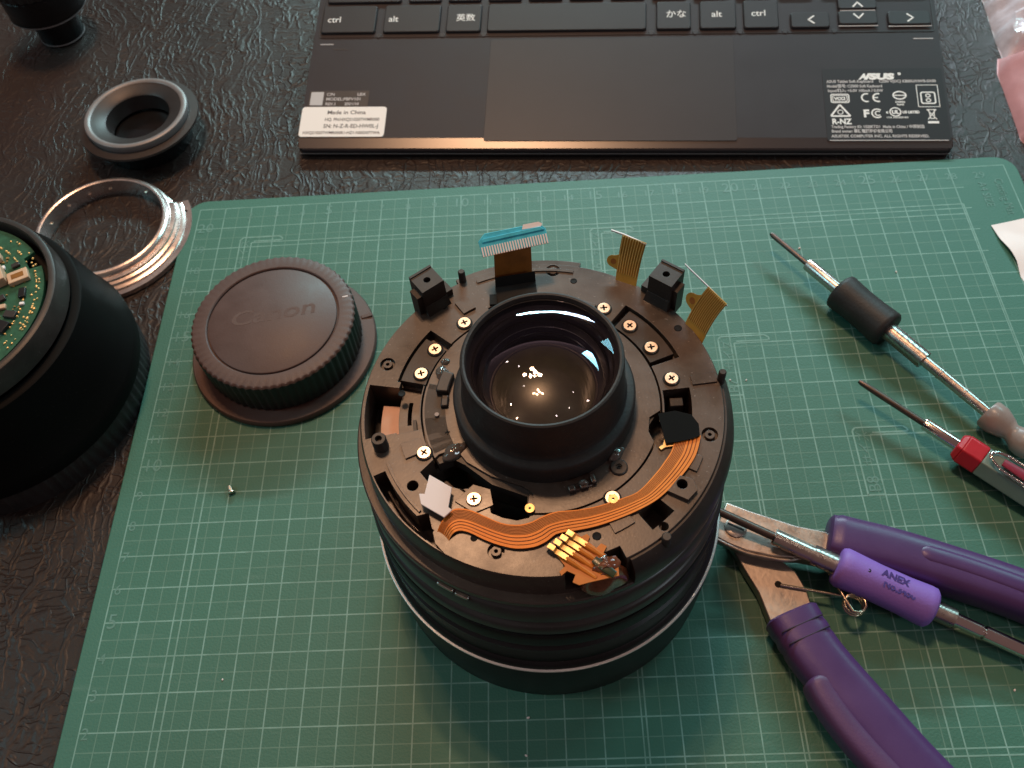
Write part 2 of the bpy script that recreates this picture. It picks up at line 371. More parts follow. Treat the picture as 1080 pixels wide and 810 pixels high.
def thing(name, label, cat, loc=(0,0,0), group=None, rot=0.0):
    o = bpy.data.objects.new(name, None); C.objects.link(o); o.empty_display_size = 0.01
    o.location = Vector(loc)*S; o.rotation_euler = (0,0,rot)
    tag(o, label, cat, group); return o
def tag(o, label, cat, group=None):
    o['label'] = label; o['category'] = cat
    if group: o['group'] = group
def T(x=0,y=0,z=0,rz=0): return Matrix.Translation((x,y,z)) @ Matrix.Rotation(rz,4,'Z')
def TM(x=0,y=0,z=0,rz=0): return Matrix.Translation((x*S,y*S,z*S)) @ Matrix.Rotation(rz,4,'Z')
def circ(x,y,r,n=24): return [(x+r*cos(2*pi*i/n), y+r*sin(2*pi*i/n)) for i in range(n)]
def pol(r,deg): return (r*cos(radians(deg)), r*sin(radians(deg)))
def sector(r0,r1,a0,a1,n=None):
    n = n or max(2,int(abs(a1-a0)/3)+1)
    return [pol(r1,a0+(a1-a0)*i/n) for i in range(n+1)] + [pol(r0,a1+(a0-a1)*i/n) for i in range(n+1)]
def rrect(x0,y0,x1,y1,r,n=5):
    out = []
    for cx,cy,a in ((x1-r,y1-r,0),(x0+r,y1-r,90),(x0+r,y0+r,180),(x1-r,y0+r,270)):
        out += [(cx+r*cos(radians(a+90*i/n)), cy+r*sin(radians(a+90*i/n))) for i in range(n+1)]
    return out
def axis_matrix(p0, p1, roll=0):
    d = (Vector(p1)-Vector(p0)).normalized()
    return Matrix.Translation(p0) @ d.to_track_quat('Z','Y').to_matrix().to_4x4() @ Matrix.Rotation(roll,4,'Z')
def smooth_path(pts, k=6):
    """Catmull-Rom through points"""
    P = [Vector(p) for p in pts]; out = []
    for i in range(len(P)-1):
        a,b,c,d = P[max(i-1,0)],P[i],P[i+1],P[min(i+2,len(P)-1)]
        for j in range(k):
            t = j/k
            out.append(0.5*((2*b)+(c-a)*t+(2*a-5*b+4*c-d)*t*t+(3*b-a-3*c+d)*t**3))
    out.append(P[-1]); return out
def resample(pts, n):
    P = [Vector(p) for p in pts]; L = [0]
    for a,b in zip(P,P[1:]): L.append(L[-1]+(b-a).length)
    out = []; j = 0
    for i in range(n):
        t = L[-1]*i/(n-1)
        while j < len(P)-2 and L[j+1] < t: j += 1
        f = (t-L[j])/max(1e-9,L[j+1]-L[j]); out.append(P[j].lerp(P[j+1],min(1,max(0,f))))
    return out
_txt = {}
def text_mb(body, size, align='LEFT', shear=0.0, bold=0.0):
    """flat lettering as (verts, faces) in cm, baseline at y = 0"""
    k = (body,size,align,shear,bold)
    if k not in _txt:
        cu = bpy.data.curves.new('lettering','FONT'); cu.body = body; cu.size = size; cu.align_x = align; cu.shear = shear; cu.offset = bold
        cu.resolution_u = 3
        o = bpy.data.objects.new('lettering', cu); C.objects.link(o)
        dg = bpy.context.evaluated_depsgraph_get(); me = bpy.data.meshes.new_from_object(o.evaluated_get(dg))
        _txt[k] = ([tuple(v.co) for v in me.vertices], [tuple(p.vertices) for p in me.polygons])
        bpy.data.objects.remove(o); bpy.data.curves.remove(cu); bpy.data.meshes.remove(me)
    return _txt[k]
def add_text(mb, body, size, M, align='LEFT', shear=0.0, bold=0.0, width=None):
    vs, fs = text_mb(body, size, align, shear, bold)
    if not vs: return
    if width:
        x0 = min(v[0] for v in vs); x1 = max(v[0] for v in vs); k = width/(x1-x0)
        vs = [(v[0]*k, v[1], v[2]) for v in vs]
    mb.add([tuple(M @ Vector(v)) for v in vs], fs)

def put(mb, name, mats, parent, off=(0,0,0), **kw):
    mb.xf(Matrix.Translation(-Vector(off))); return mb.build(name, mats, parent, **kw)
def z3(pts, z): return [(x,y,z) for x,y in pts]

# ================================================================== SETTING
tb = MB().add([(-90,-60,-0.2),(110,-60,-0.2),(110,140,-0.2),(-90,140,-0.2)],[(0,1,2,3)]).build('table_top', MT['leather'])
tb['kind'] = 'structure'

# ================================================================== CUTTING MAT
mat = thing('cutting_mat','green self-healing cutting mat with pale centimetre grid lying on dark leather table','cutting mat',(0,0,-0.2))
MO = (0,0,-0.2)
put(MB().prism(rrect(-0.5,-1.1,30.45,21.45,0.75,6),-0.2,0.0),'mat_sheet',MT['mat'],mat,MO,bevel=0.03)
def lines(hs, vs, zl, wl):
    m = MB()
    for (y,x0,x1) in hs: m.add([(x0,y-wl/2,zl),(x1,y-wl/2,zl),(x1,y+wl/2,zl),(x0,y+wl/2,zl)],[(0,1,2,3)])
    for (x,y0,y1) in vs: m.add([(x-wl/2,y0,zl+.001),(x+wl/2,y0,zl+.001),(x+wl/2,y1,zl+.001),(x-wl/2,y1,zl+.001)],[(0,1,2,3)])
    return m
XR = lambda y: 30 if not (16.6 < y < 21) else 28.3
put(lines([(j+.5,0,30 if j<16 else 28.0) for j in range(0,21)],[(i+.5,0,21) for i in range(0,28)],0.001,0.030),'half_centimetre_lines',MT['line2'],mat,MO,smooth=0)
put(lines([(j,0,XR(j)) for j in range(0,22)],[(i,0,21 if i<29 else 16.6) for i in range(0,30)]+[(30,0,21)],0.0025,0.038),'centimetre_lines',MT['line'],mat,MO,smooth=0)
R = []
for (x,y,ox,oy) in ((2.23,19.2,0.43,0.26),(15.12,18.73,0.4,0.24),(19.11,13.64,0.5,0.28),(22.68,10.02,0.5,0.26)): R.append((x,y,ox,oy))
put(lines([(y,x,28.06) for x,y,_,_ in R]+[(0.82,2.23,28.06)],[(x,0.82,y) for x,y,_,_ in R]+[(28.06,0.82,19.2)],0.0045,0.044),'paper_size_outlines',MT['line'],mat,MO,smooth=0)
def bracket(x,y,ox,oy,ln,hn):
    m = MB(); t = .05
    p = [(x-ox,y-ln),(x-ox,y+oy-.1),(x-ox+.1,y+oy),(x+hn-.12,y+oy),(x+hn,y+oy-.1),(x+hn,y+.07),(x+.08,y+.07)]
    q = [(x-ox,y-ln),(x,y-ln)]
    for pl in (p,q):
        for a,b in zip(pl,pl[1:]):
            d = Vector((b[0]-a[0],b[1]-a[1])); n = Vector((-d.y,d.x)).normalized()*t/2
            m.add([(a[0]-n.x,a[1]-n.y,.0065),(b[0]-n.x,b[1]-n.y,.0065),(b[0]+n.x,b[1]+n.y,.0065),(a[0]+n.x,a[1]+n.y,.0065)],[(0,1,2,3)])
    return m
for (x,y,ox,oy),tx in zip(R,('B5','B6','B7','B8')):
    bo = put(bracket(x,y,ox,oy,2.0,1.15),'size_mark_outline',MT['line'],mat,MO,smooth=0)
    m = MB(); add_text(m, tx, .50, T(x-.09,y-1.92,.0075,pi/2)); add_text(m, 'サイズ', .40, T(x-.09,y-1.05,.0075,pi/2)); put(m,'size_mark',MT['ink'],bo,MO,smooth=0)
for j in range(1,21):
    m = MB(); add_text(m, str(j), .44 if j%5 else .62, T(.06,j-.17,.0075)); put(m,'printed_number',MT['ink'],mat,MO,smooth=0)
for i in range(1,30):
    m = MB(); add_text(m, str(i), .44 if i%5 else .62, T(i,20.42,.0075),'CENTER'); put(m,'printed_number',MT['ink'],mat,MO,smooth=0)
m = MB(); add_text(m,'Cutting Mat',.42,T(29.45,20.35,.012,-pi/2),width=1.75); add_text(m,'A4 SIZE',.40,T(28.85,20.2,.012,-pi/2),width=1.2)
put(m,'printed_title',MT['ink'],mat,MO,smooth=0)

# ================================================================== CAMERA LENS WITH ITS REAR OPEN
AX = (12.8,7.1,0)
L_ = thing('camera_lens','large black camera lens standing on the mat, rear opened, orange ribbon cable on top','lens',AX)
def wob(r,z,t): return r
def barrel(prof,name,mt,par=L_,n=160,closed=False): return MB().lathe(prof,n,closed=closed).build(name,mt,par,smooth=40)
barrel([(0,0),(4.46,0),(4.49,.05),(4.50,.5),(4.51,.56),(4.53,1.2),(4.545,2.3),(4.52,2.48),(3.6,2.49)],'front_barrel',MT['black'])
barrel([(4.2,2.485),(4.53,2.485),(4.552,2.495),(4.56,2.51),(4.55,2.535),(4.52,2.545),(4.2,2.545)],'silver_ring',MT['ring'])
barrel([(3.7,2.54),(4.50,2.54),(4.47,2.72),(4.38,2.80),(4.36,3.55),(4.39,3.6),(4.39,3.74),(4.30,3.80),(4.30,4.0),(4.37,4.06),(4.38,4.6),(4.34,4.68),(3.7,4.68)],'focus_barrel',MT['black'])
barrel([(3.7,4.6),(4.24,4.6),(4.24,4.74),(4.33,4.80),(4.34,5.20),(4.29,5.27),(4.20,5.30),(4.20,5.42),(4.28,5.48),(4.27,6.08),(4.22,6.16),(4.10,6.20),(4.10,6.42),(3.6,6.42)],'zoom_barrel',MT['greyring'])
# small bright latch on the barrel
lt = MB(); lt.prism(sector(4.20,4.29,-124,-118.5,4),6.10,6.20); lt.prism(sector(4.20,4.30,-117.8,-113.5,4),6.08,6.18); lt.build('latch',MT['steel'],L_,bevel=.02)

# ---- rear plate: one casting, its pockets cut out of it
def solid(mb, name): 
    o = bpy.data.objects.new(name, mb_mesh_cm(mb,name)); C.objects.link(o); return o
def mb_mesh_cm(mb,name):
    me = bpy.data.meshes.new(name); me.from_pydata(mb.v,[],mb.f)
    bm = bmesh.new(); bm.from_mesh(me); bmesh.ops.recalc_face_normals(bm,faces=bm.faces); bm.to_mesh(me); bm.free(); return me
def carve(base, cutters, name, mt, parent, smooth=28):
    b = solid(base,name); tmp = [b]
    for i,cm in enumerate(cutters):
        c = solid(cm,'cutter'); tmp.append(c)
        md = b.modifiers.new('cut','BOOLEAN'); md.operation = 'DIFFERENCE'; md.solver = 'EXACT'; md.object = c
    dg = bpy.context.evaluated_depsgraph_get(); me = bpy.data.meshes.new_from_object(b.evaluated_get(dg))
    for o in tmp: bpy.data.objects.remove(o)
    me.transform(Matrix.Scale(S,4)); me.materials.clear(); me.materials.append(mt)
    for p in me.polygons: p.material_index = 0; p.use_smooth = True
    me.set_sharp_from_angle(angle=radians(smooth))
    o = bpy.data.objects.new(name,me); C.objects.link(o); o.parent = parent; return o
PZ = 7.5
def pr_(poly,z0,z1=8.2): return MB().prism(poly,z0,z1)
base = MB().lathe([(1.80,6.3),(4.18,6.38),(4.27,6.46),(4.27,6.62),(4.24,6.65),(4.07,6.66),(4.05,6.72),(4.04,7.42),(4.00,PZ),(1.80,PZ)],240,closed=True)
slot = [(-2.230,-1.152),(-1.862,-1.031),(-1.631,-1.365),(-1.102,-1.730),(-0.425,-2.006),(-0.230,-2.168),(-0.201,-2.515),(-0.324,-2.722),(-0.579,-2.774),(-0.871,-2.698),(-1.105,-2.582),(-1.184,-2.212),(-1.524,-1.999),(-1.744,-2.011),(-2.068,-1.907),(-2.433,-1.824),(-2.625,-1.568)]
cuts = [
 pr_(sector(3.22,3.93,169.5,190.3),6.35),                 # left window
 pr_(sector(2.70,3.24,166.5,191.0),7.16),                 # shelf beside it
 pr_(sector(2.93,3.02,172.5,184.0,6),6.7),
 pr_(sector(2.62,3.32,139.3,166.7),7.24),                 # pockets of the clamp plates
 pr_(sector(2.66,3.36,18.6,51.2),7.24),
 pr_(slot,6.3),
 pr_(sector(2.72,3.32,-9.5,4.3),6.4),                     # right window
 pr_([(2.361,-0.467),(2.603,-0.312),(2.718,-0.390),(2.652,-1.002),(2.463,-1.269),(2.306,-0.820)],6.9),
 pr_(sector(3.72,4.5,-85,-66.5),6.80),                    # notch for the contact block
 pr_(sector(3.70,3.97,-156,-128,14),6.7),                 # crescent channel
 pr_([(-2.409,-2.524),(-2.250,-3.203),(-2.030,-3.457),(-2.629,-2.958),(-2.723,-2.596)],6.7),
 pr_(sector(3.30,3.78,-55,-45.5),6.8),                    # pit by the square boss
 pr_(sector(2.3,2.98,97,113,6),7.12),                     # seat of the top cable
 MB().lathe([(2.63,7.05),(2.675,7.05),(2.675,8),(2.63,8)],200,closed=True),
]
for x,y in ((-3.49,1.26),(-1.01,-3.42),(3.60,-.96),(.43,3.79)):
    cuts.append(MB().lathe([(.105,7.40),(.175,7.40),(.175,8),(.105,8)],28,closed=True).xf(T(x,y)))
    cuts.append(pr_(circ(x,y,.042,12),7.2))
for x,y,r in ((-2.77,-1.88,.125),(2.86,-2.16,.115),(2.40,-3.03,.10),(-1.62,-2.44,.05),(-2.62,1.3,.05)):
    cuts.append(pr_(circ(x,y,r,20),6.9))
# the top right side is flattened, the top has a step
cuts.append(pr_([(1.15,3.99),(2.35,3.42),(2.95,2.98),(3.50,2.02),(4.6,2.4),(3.4,4.6),(1.4,4.6)],7.0))
plate = carve(base,cuts,'rear_plate',MT['plate'],L_)
# right flank of the casting, a smooth dark fairing
MB().lathe([(3.98,6.6),(4.27,6.6),(4.29,6.95),(4.24,7.2),(4.07,7.44),(3.98,7.44)],60,-65.5,8,closed=True).build('fairing',MT['plate2'],L_,smooth=50)
MB().lathe([(3.93,7.28),(4.16,7.28),(4.16,7.47),(3.93,7.47)],40,74.4,118,closed=True).build('rim_extension',MT['plate'],L_,smooth=40)
# floor seen through the windows
barrel([(1.7,6.24),(4.0,6.24)],'inner_floor',MT['void'],n=90)
MB().prism(sector(3.24,3.66,172.6,190.0),6.9,6.95).build('pink_film',MT['film'],L_)
MB().lathe([(2.80,7.12),(2.88,7.12),(2.88,7.30),(2.80,7.30)],20,183,189,closed=True).build('stop_tab',MT['plate2'],L_)
MB().tube([(*pol(3.80,a),6.95) for a in range(-153,-132,3)],.028,8).build('spring_wire',MT['steel'],L_)
# inner ring that carries the glass
ring_cut = [pr_([pol(2.9,-150),pol(2.30,-147),pol(2.18,-140),pol(2.19,-120),pol(2.24,-99),pol(2.9,-97)],7.0,8), pr_(sector(2.46,2.8,-10,2,4),7,8), pr_([(2.297,-0.702),(2.565,-0.286),(2.790,-0.298),(2.668,-1.416),(2.392,-1.173)],7,8), pr_(sector(2.50,2.8,-72,-58,5),7,8)]
carve(MB().lathe([(1.7,7.1),(2.63,7.1),(2.63,7.40),(2.60,7.43),(1.7,7.43)],200,closed=True),ring_cut,'inner_ring',MT['plate2'],L_)
# clamp plates
for a0,a1 in ((143.2,165.4),(21.4,48.6)):
    sgn = 0.0 if a0 > 90 else .03
    MB().prism(sector(2.68+sgn,3.27+sgn,a0,a1,12),7.24,7.45).build('clamp_plate',MT['plate2'],L_,smooth=25)
# sensor plate with trim marks on the left of the ring
sp = MB().prism(sector(2.12,2.585,165,206,14),7.42,7.50).build('sensor_plate',MT['plate2'],L_,smooth=25)
MB().lathe([(0,7.56),(.05,7.56),(.055,7.50)],14).xf(T(-2.30,-.18)).build('rivet',MT['grey'],sp)
st = MB()
for a in (0,pi/2): st.join(MB().box(-.055,.055,-.012,.012,7.50,7.515), T(-2.06,-.62,0,a+.2))
st.build('stamped_cross',MT['void'],sp)
def blob(cx,cy,cz,rx,ry,h,seed,rot=0,n=20,m=8):
    mb = MB(); vs=[]; fs=[]
    for i in range(m+1):
        ph = pi/2*i/m
        for k in range(n):
            a = 2*pi*k/n; q = 1+.28*noise.noise((cos(a)*1.6+seed,sin(a)*1.6,seed*.7+ph))
            vs.append((rx*cos(a)*cos(ph)*q, ry*sin(a)*cos(ph)*q, h*sin(ph)*(1+.2*noise.noise((cos(a)*2+seed,i*.4,3)))))
    for i in range(m):
        for k in range(n): fs.append((i*n+k,i*n+(k+1)%n,(i+1)*n+(k+1)%n,(i+1)*n+k))
    fs.append(tuple(m*n+k for k in range(n)))
    return mb.add(vs,fs).xf(T(cx,cy,cz,rot))
g = blob(-1.92,-1.10,7.44,.28,.17,.17,1.3,.7); g.join(blob(-1.70,-.98,7.44,.12,.1,.14,4.1)); g.build('glue_drop',MT['glue'],L_,smooth=70)
blob(-2.22,.95,7.44,.16,.22,.16,2.2).join(blob(-2.15,1.25,7.44,.12,.12,.13,8.2)).build('glue_drop',MT['glue'],L_,smooth=70)
blob(1.55,-1.36,7.44,.24,.13,.22,5.1,.8).build('glue_drop',MT['glue'],L_,smooth=70)
# metal bracket at the front of the ring, locking screw and pads beside it
bk = MB(); Mb = T(.80,-2.02,7.47,.30)
bk.join(MB().box(-.24,.24,-.10,.06,0,.05),Mb); bk.join(MB().box(-.32,-.17,-.13,.02,.03,.17),Mb); bk.join(MB().box(.19,.30,-.10,.12,.03,.17),Mb); bk.join(MB().box(-.07,.10,-.14,.0,.05,.15),Mb)
bk.build('bracket',MT['darksteel'],L_,bevel=.025)
blob(.83,-2.04,7.62,.10,.07,.09,9.3).build('glue_drop',MT['glue'],L_,smooth=70)
ls = MB().lathe([(0,7.52),(.06,7.52),(.07,7.55),(.165,7.55),(.19,7.53),(.195,7.43)],28).xf(T(1.60,-1.66)).build('locking_screw',MT['plate2'],L_)
MB().join(MB().box(-.05,.05,-.014,.014,7.55,7.56),T(1.6,-1.66,0,.5)).join(MB().box(-.05,.05,-.014,.014,7.55,7.56),T(1.6,-1.66,0,.5+pi/2)).build('cross_recess',MT['void'],ls)
for x,y in ((1.93,-1.62),(1.30,-2.16)): MB().lathe([(0,7.49),(.055,7.49),(.075,7.43)],16).xf(T(x,y)).build('rivet',MT['dim'],L_)
MB().prism(sector(2.28,2.60,-74,-59,6),7.05,7.30).build('slide_tab',MT['plate2'],L_,bevel=.015)

# small mouldings round the ring
MB().prism(sector(2.08,2.36,157,171,6),7.42,7.68).build('clip_block',MT['plate2'],L_,bevel=.03)
MB().prism(sector(2.05,2.22,172,180,4),7.42,7.60).build('clip_block',MT['plate2'],L_,bevel=.03)
MB().prism(sector(2.12,2.56,-6,30,14),7.42,7.46).build('ring_step',MT['plate2'],L_,smooth=25)
MB().prism(sector(2.20,2.60,-98,-78,8),7.42,7.47).build('ring_step',MT['plate'],L_,smooth=25)
MB().prism(sector(2.10,2.58,-57,-34,8),7.42,7.455).build('ring_step',MT['plate2'],L_,smooth=25)
for a0,a1,r0,r1,h in ((-158,-136,3.56,3.62,.05),(-66,-58,3.05,3.45,.04),(196,203,2.75,3.2,.05),(62,72,2.75,3.0,.05),(118,124,3.1,3.5,.06),(-30,-24,3.25,3.7,.05),(5,9,3.4,3.95,.04),(76,112,3.78,3.86,.03)):
    MB().prism(sector(r0,r1,a0,a1),7.49,7.5+h).build('moulded_rib',MT['plate'],L_,smooth=25)
for r_,a_,q in ((3.62,128,.05),(3.55,75,.05),(3.75,30,.06),(3.30,-20,.045),(3.45,-115,.04),(3.15,172,.05),(3.80,-78,.05),(3.35,-72,.06),(3.1,-162,.045)):
    x,y = pol(r_,a_); MB().lathe([(0,7.503),(q,7.503),(q+.02,7.512),(q+.035,7.50)],14).xf(T(x,y)).build('dimple',MT['void'],L_)
MB().prism([(-0.272,-2.186),(0.513,-2.330),(0.463,-2.543),(-0.163,-2.494)],7.05,7.40).build('slide_tab',MT['plate2'],L_,bevel=.02)

# ---- cross head screws
def cross(r,wd,n=0): return [(wd,wd),(r,wd),(r,-wd),(wd,-wd),(wd,-r),(-wd,-r),(-wd,-wd),(-r,-wd),(-r,wd),(-wd,wd),(-wd,r),(wd,r)]
def screw_mesh():
    mb = MB(); mb.cur = 0
    mb.holed(circ(0,0,.145,28),[cross(.082,.021)],.02,.068); mb.lathe([(.145,.068),(.158,.05),(.160,.0)],28)
    mb.cur = 1; mb.prism(circ(0,0,.10,16),0,.022)
    return mb
s0 = None
for k,(x,y,zz) in enumerate(((-1.72,2.31,PZ),(-2.40,1.62,7.45),(-2.70,.96,7.45),(-2.55,-1.12,PZ),(-1.46,-2.28,PZ+.02),(1.41,-2.37,PZ),(2.94,.48,PZ),(2.58,1.38,7.45),(2.15,2.02,7.45),(1.58,2.53,PZ))):
    MB().lathe([(.16,zz+.003),(.195,zz+.003),(.195,zz-.02),(.16,zz-.02)],28,closed=True).xf(T(x,y)).build('screw_seat',MT['void'],L_)
    if s0 is None: s0 = screw_mesh().build('screw',[MT['screw'],MT['void']],L_); s0.matrix_local = TM(x,y,zz-.005,.4)
    else: inst(s0,L_,TM(x,y,zz-.005,random.uniform(0,1.5)))
# raised bosses round two screws
MB().holed([(-1.86,-2.30),(-1.48,-1.93),(-1.12,-2.06),(-1.06,-2.42),(-1.45,-2.58)],[circ(-1.46,-2.28,.165,20)],7.3,7.54).build('screw_boss',MT['plate'],L_)
MB().holed([(2.55,-2.30),(2.84,-1.96),(3.10,-2.06),(3.16,-2.30),(2.94,-2.52)],[circ(2.86,-2.16,.115,18)],7.3,7.62).build('square_boss',MT['plate'],L_)
MB().prism([(-2.28,-1.60),(-2.12,-1.50),(-1.62,-2.02),(-1.80,-2.12)],6.7,6.95).build('tan_bracket',MT['dim'],L_,bevel=.02)
# ---- posts and pins
def post(x,y,r,z0,z1,name,mt,hole=0):
    pf = [(0,z1),(r-.02,z1),(r,z1-.025),(r*1.08,z0)] if not hole else [(0,z1-.12),(hole,z1-.12),(hole,z1),(r-.02,z1),(r,z1-.03),(r*1.03,z0)]
    return MB().lathe(pf,24).xf(T(x,y)).build(name,mt,L_,smooth=40)
post(-3.50,-.90,.165,7.40,7.86,'hollow_post',MT['plate2'],.075)
post(-1.78,3.62,.085,7.40,7.86,'pin',MT['plate2'])
post(4.03,.42,.085,7.2,7.82,'pin',MT['plate2'])
post(2.42,-3.30,.10,7.2,7.62,'pin',MT['plate2'])
def hook(x,y,rz,flip):
    """square post with a screw hole in its top and a stepped flank"""
    h = 8.28; a = .30; b = .26
    mb = MB(); mb.holed([(-a,-b),(a,-b),(a,b),(-a,b)],[circ(0,0,.085,18)],h-.3,h)
    mb.prism([(-a-.02,-b-.02),(a+.02,-b-.02),(a+.02,b+.02),(-a-.02,b+.02)],7.3,h-.16,[(-a,-b),(a,-b),(a,b),(-a,b)])
    mb.box(-a,a,b,b+.06,7.3,h+.03)
    q = -1 if flip else 1
    x0,x1 = sorted((q*-a,q*(-a-.14))); mb.box(x0,x1,-.2,.12,7.3,h-.18)
    mb.prism([(-a-.04,-b-.22),(a+.04,-b-.22),(a+.04,-b),(-a-.04,-b)],7.3,7.75,[(-a,-b-.03),(a,-b-.03),(a,-b),(-a,-b)])
    x0,x1 = sorted((q*a,q*(a+.22))); mb.prism([(x0,-.18),(x1,-.18),(x1,.14),(x0,.14)],7.3,7.7)
    return mb.xf(T(x,y,0,rz)).build('mounting_post',MT['plate2'],L_)
hook(-2.53,3.06,radians(36),False); hook(3.02,2.86,radians(-38),True)

# ---- rear tube and glass
TX = Matrix.Translation((.09,.04,0))
def tube_part(prof,name,mt,n=140): return MB().lathe(prof,n).xf(TX).build(name,mt,L_,smooth=40)
tube_part([(1.70,7.38),(1.97,7.38),(1.99,7.45),(1.985,7.98),(1.965,8.04),(1.93,8.07),(1.80,8.09),(1.765,8.14),(1.755,8.3),(1.72,8.9),(1.70,9.0),(1.70,9.24),(1.68,9.29),(1.64,9.31),(1.60,9.30),(1.59,9.27),(1.585,9.15),(1.585,9.0),(1.50,8.95)],'rear_tube',MT['rubber'])
tube_part([(1.58,9.16),(1.50,8.95),(1.40,8.55),(1.15,8.05),(1.02,7.9),(0.98,7.7),(0.98,7.45)],'inner_cone',MT['barrelin'],n=96)
R1 = 4.6; 
def cap_pts(R,zc,rm,k=14): return [(rm*i/k, zc-R+sqrt(R*R-(rm*i/k)**2)) for i in range(k+1)]
top = cap_pts(R1,9.44,1.575); bot = cap_pts(3.0,9.16,1.575)
gl = MB().lathe(top+bot[::-1],110).xf(TX).build('rear_element',MT['glass'],L_,smooth=60)
MB().lathe(cap_pts(2.6,8.32,1.12),72).xf(TX).build('inner_element',MT['innerglass'],L_,smooth=60)
for rr_,zz_ in ((1.50,8.93),(1.42,8.62),(1.33,8.40)): tube_part([(rr_+.02,zz_+.02),(rr_-.02,zz_),(rr_-.03,zz_-.04)],'baffle_ring',MT['gloss'],96)
tube_part([(1.10,8.02),(1.14,8.10),(1.20,8.09),(1.28,8.05)],'element_retainer',MT['dim'],n=72)
MB().lathe([(.0,7.45),(1.4,7.45)],40).xf(TX).build('tube_floor',MT['void'],L_)

# ---- black tape flap over the right window
fl = [[(2.541,-0.440),(2.915,-0.388),(3.249,-0.501),(3.380,-0.745),(3.365,-1.024)], [(2.624,-1.194),(2.825,-1.181),(3.029,-1.145),(3.214,-1.109),(3.362,-1.047)]]
MB().ribbon(z3(fl[0],7.60),z3(fl[1],7.63),.02).build('black_tape',MT['tape'],L_)
MB().box(2.86,3.16,-.12,.10,6.9,7.34).build('window_block',MT['plate2'],L_,bevel=.02)
MB().prism([(2.465,-1.246),(2.573,-1.183),(2.607,-1.046),(2.673,-1.003),(2.680,-1.119),(2.835,-1.173),(2.807,-1.240),(2.625,-1.254),(2.518,-1.317)],7.5,7.56).build('gold_tab',MT['gold'],L_,bevel=.01)

# ---- orange ribbon cable
inn = [(3.332,-1.000),(3.201,-1.247),(3.015,-1.465),(2.660,-1.806),(2.360,-2.034),(1.967,-2.255),(1.603,-2.410),(1.106,-2.558),(0.694,-2.625),(0.460,-2.636),(0.246,-2.647),(0.049,-2.702),(-0.128,-2.778),(-0.286,-2.855),(-0.558,-2.906),(-0.887,-2.850),(-1.218,-2.689),(-1.552,-2.525),(-1.849,-2.490),(-2.004,-2.612),(-2.136,-2.796),(-2.248,-3.000)]
out = [(3.389,-1.026),(3.320,-1.253),(3.207,-1.519),(2.992,-1.821),(2.679,-2.158),(2.294,-2.484),(1.847,-2.718),(1.410,-2.887),(1.057,-2.997),(0.708,-3.064),(0.438,-3.094),(0.205,-3.146),(0.028,-3.282),(-0.224,-3.393),(-0.568,-3.419),(-0.892,-3.345),(-1.218,-3.209),(-1.547,-3.030),(-1.762,-2.979),(-1.896,-3.057),(-1.990,-3.197),(-2.045,-3.338)]
# the inner edge of the visible strip at its right end
inn[0:5] = [(2.844,-1.045),(2.729,-1.360),(2.563,-1.600),(2.358,-1.858)]
zz = [7.57]*20 + [7.45,7.25]
IA = resample(smooth_path([(x,y,z) for (x,y),z in zip(inn,zz)],5),90); OA = resample(smooth_path([(x,y,z) for (x,y),z in zip(out,zz)],5),90)
def lerp_strip(a,b,dz): return ([p.lerp(q,a)+Vector((0,0,dz)) for p,q in zip(IA,OA)],[p.lerp(q,b)+Vector((0,0,dz)) for p,q in zip(IA,OA)])
rc = MB().ribbon(*lerp_strip(0,1,0),.03).build('ribbon_cable',MT['tracedark'],L_,smooth=50)
tr = [(0.0,.065)]+[(.092+.062*k,.128+.062*k) for k in range(6)]+[(.46,.555),(.60,.70),(.745,.85),(.885,1.0)]
for a,b in tr: MB().ribbon(*lerp_strip(a,b,.016),.02).build('trace',MT['trace'] if b-a>.05 else MT['flex'],rc,smooth=50)
for (x,y) in ((-.30,-2.55),(1.42,-2.42)):
    MB().lathe([(.03,7.60),(.10,7.60),(.105,7.56)],20).xf(T(x,y)).build('solder_pad',MT['gold'],L_)
# ---- white film tab beside the cable
wt = [(-2.387,-1.747),(-1.906,-2.065),(-1.969,-2.507),(-1.889,-2.574),(-2.052,-2.736),(-2.542,-2.417),(-2.591,-2.177),(-2.472,-2.183)]
MB().prism(wt,7.68,7.72).build('white_tab',MT['white'],L_,bevel=.01)
MB().tube([(*[(-2.338,-2.444)][0],7.4),(*[(-2.323,-2.491)][0],7.68)],.05,8).build('tab_pin',MT['plate2'],L_)

